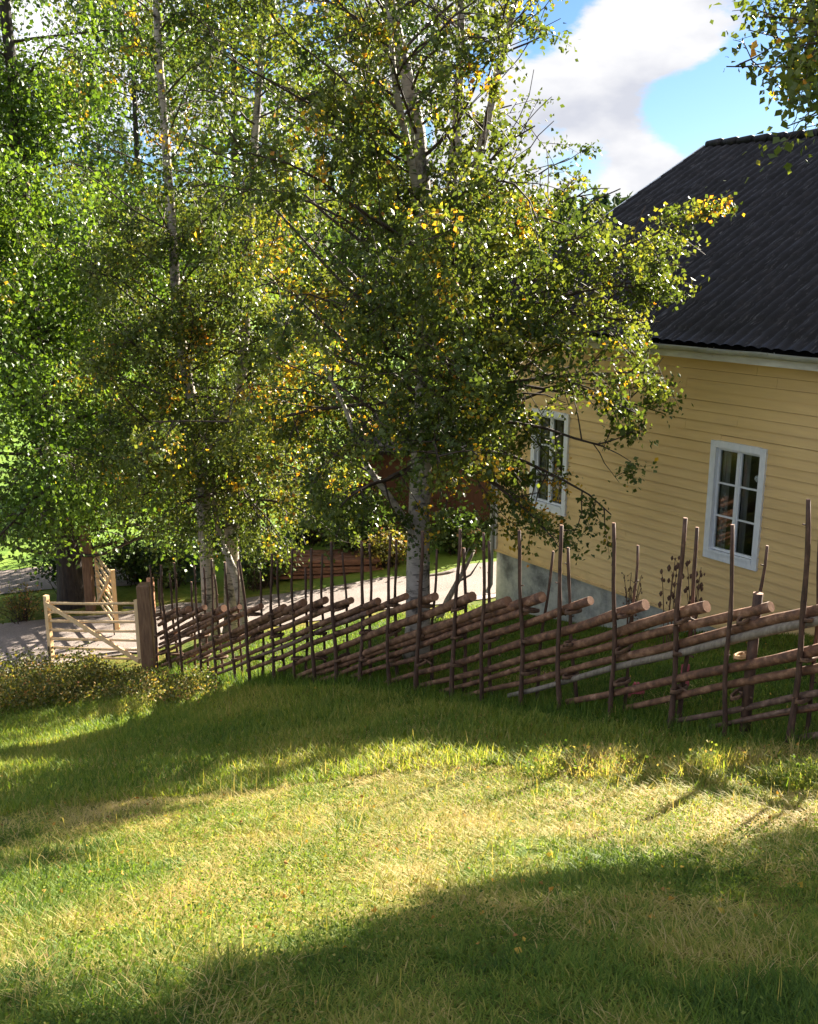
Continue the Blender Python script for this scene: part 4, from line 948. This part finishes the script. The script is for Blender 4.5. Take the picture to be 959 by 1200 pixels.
def blades(name, X, Y, length, width, hue, flat, seed, mat='blade'):
    r = np.random.default_rng(seed); n = len(X); Z = H(X, Y) - .006
    az = r.uniform(0, 6.2832, n); d = np.stack([np.cos(az), np.sin(az), np.zeros(n)], 1); s = np.stack([-np.sin(az), np.cos(az), np.zeros(n)], 1)
    L = length * r.uniform(.5, 1.35, n); lean = np.clip(flat + r.normal(size=n) * .22, .05, 1.35)
    c1, s1 = np.cos(lean), np.sin(lean); l2 = np.clip(lean + r.uniform(.15, .7, n), 0, 1.6); c2, s2 = np.cos(l2), np.sin(l2)
    B = np.stack([X, Y, Z], 1); P1 = B + (d * s1[:, None] + np.array([0, 0, 1.]) * c1[:, None]) * (L * .55)[:, None]; P2 = P1 + (d * s2[:, None] + np.array([0, 0, 1.]) * c2[:, None]) * (L * .45)[:, None]
    w = (width * r.uniform(.7, 1.3, n))[:, None]
    V = np.stack([B - s * w / 2, B + s * w / 2, P1 + s * w * .38, P1 - s * w * .38, P2], 1).reshape(-1, 3); k = np.arange(n)[:, None] * 5
    F = np.concatenate([k + np.array([[0, 1, 2]]), k + np.array([[0, 2, 3]]), k + np.array([[3, 2, 4]])], 1).reshape(-1, 3)
    return prop(mesh_np(name, V, F, M[mat], None, np.repeat(hue, 3)), kind='stuff')
def scatter(n, y0, y1, seed, power=1.0, xl=.47):
    r = np.random.default_rng(seed); Y = y0 + (y1 - y0) * r.random(n) ** power; X = r.uniform(-xl, xl, n) * (Y + .6); return X, Y, r
def on_grass(X, Y): return (np.array([X, Y]).T - W0[:2]) @ NW[:2] > .06
X, Y, r = scatter(330000, 2.2, 11, 81, 1.15)
dry = .55 * vnoise(X, Y, 1.1, 31) + .30 * vnoise(X, Y, .35, 32) + .25 * vnoise(X, Y, 3.0, 33)
dry = dry + .08 * np.exp(-((Y - 7.2) / 1.3) ** 2)
fine = vnoise(X, Y, .11, 37); dry = dry + .22 * (fine - .5) + .30 * np.clip(vnoise(X, Y, .55, 38) - .55, 0, 1)
hue = np.clip(dry * 1.2 - .17 - .10 * np.clip((4.6 - Y) / 1.5, 0, 1) * (X > -.3) + r.normal(size=len(X)) * .14, 0, 1)  # near right blades coloured greener and darker to deepen the tree's shade
k = on_grass(X, Y) & (vnoise(X, Y, .30, 39) + .35 * r.random(len(X)) > .36)
X, Y, hue = X[k], Y[k], hue[k]
blades('grass', X, Y, .034 + .055 * vnoise(X, Y, .8, 34) ** 2 + .035 * vnoise(X, Y, .16, 40) ** 2, .0038 + .00045 * Y, hue, .72 + .75 * np.clip(hue - .35, 0, 1), 82)
# long dry straw lying in swathes
X, Y, r = scatter(42000, 2.2, 9.5, 83, 1.1); k = on_grass(X, Y) & (vnoise(X, Y, .6, 35) > .5); X, Y = X[k], Y[k]
blades('dry_straw', X, Y, .12, .0026 + .0003 * Y, np.clip(.82 + np.random.default_rng(1).normal(size=len(X)) * .1, 0, 1), 1.15, 84)
# lawn behind the fence and down the slope, shorter and greener
X, Y, r = scatter(210000, 7.2, 18.5, 85, 1.0, .46); k = on_grass(X, Y) & (X > -7) & ~((Y > 15.6 + .30 * (X + 6.2) ) & (Y > 15.9)); X, Y = X[k], Y[k]
side = (np.stack([X, Y], 1) - FA) @ FQ
hue = np.clip(.30 + .35 * (vnoise(X, Y, 1.0, 36) - .5) + np.where(side > .3, .16, -.06) + np.random.default_rng(2).normal(size=len(X)) * .12, 0, 1)
blades('lawn_grass', X, Y, np.where(side > .2, .10, .075), .009, hue, .5, 86)
# taller tufts along the foot of the fence and the shadow line
rr_ = np.random.default_rng(88); s_ = rr_.uniform(-1.6, 10.8, 9000); o_ = rr_.normal(size=9000) * .16; X = FA[0] + FE[0] * s_ + FQ[0] * o_; Y = FA[1] + FE[1] * s_ + FQ[1] * o_
blades('fence_grass', X, Y, .17, .006, np.clip(rr_.normal(size=9000) * .15 + .22, 0, 1), .35, 89)
blades('weed_grass', WEED_XY[:, 0], WEED_XY[:, 1], .17, .0048, np.clip(.55 + .5 * (vnoise(WEED_XY[:, 0], WEED_XY[:, 1], .3, 61) - .4) + rr_.normal(size=len(WEED_XY)) * .15, 0, 1), .55, 91)

rs = np.random.default_rng(98); n = 1500; Y = rs.uniform(2.6, 9, n); X = rs.uniform(-.45, .45, n) * Y; k = on_grass(X, Y) & (vnoise(X, Y, .5, 66) > .52); X, Y = X[k], Y[k]
blades('dry_stems', X, Y, .17, .0022 + .0002 * Y, np.clip(.85 + rs.normal(size=len(X)) * .1, 0, 1), .28, 99)

# the far wooded hillside: one mass
rf = np.random.default_rng(95); V_ = []; n_t = 900; C_ = []; hu = []
az = rf.uniform(-.75, .6, n_t); dist = rf.uniform(150, 450, n_t) ** 1.0; TX = dist * np.sin(az); TY = dist * np.cos(az); TZ = H(TX, TY)
for x, y, z0, dd in zip(TX, TY, TZ, dist):
    hgt = rf.uniform(9, 15); n = 160; u = rf.random(n) ** .7; w = (1 - u) * hgt * .22 + .3; a_ = rf.uniform(0, 6.28, n); q = np.sqrt(rf.random(n))
    C_.append(np.stack([x + np.cos(a_) * w * q, y + np.sin(a_) * w * q, z0 + u * hgt], 1)); hu.append(np.full(n, rf.random()))
V, F = leaves(np.concatenate(C_), rf, 1.3, .5); prop(mesh_np('forest', V, F, M['needle'], None, np.repeat(np.concatenate(hu), 2)), kind='stuff')
r = np.random.default_rng(97); n = 650; Y = r.uniform(3.2, 14, n); X = r.uniform(-.45, .45, n) * Y; k = on_grass(X, Y); X, Y = X[k], Y[k]
V, F = leaves(np.stack([X, Y, H(X, Y) + .03], 1), r, .03, -.1, .5); prop(mesh_np('fallen_leaves', V, F, M['weed_dry'], None, np.repeat(r.random(len(X)), 2)), kind='stuff')
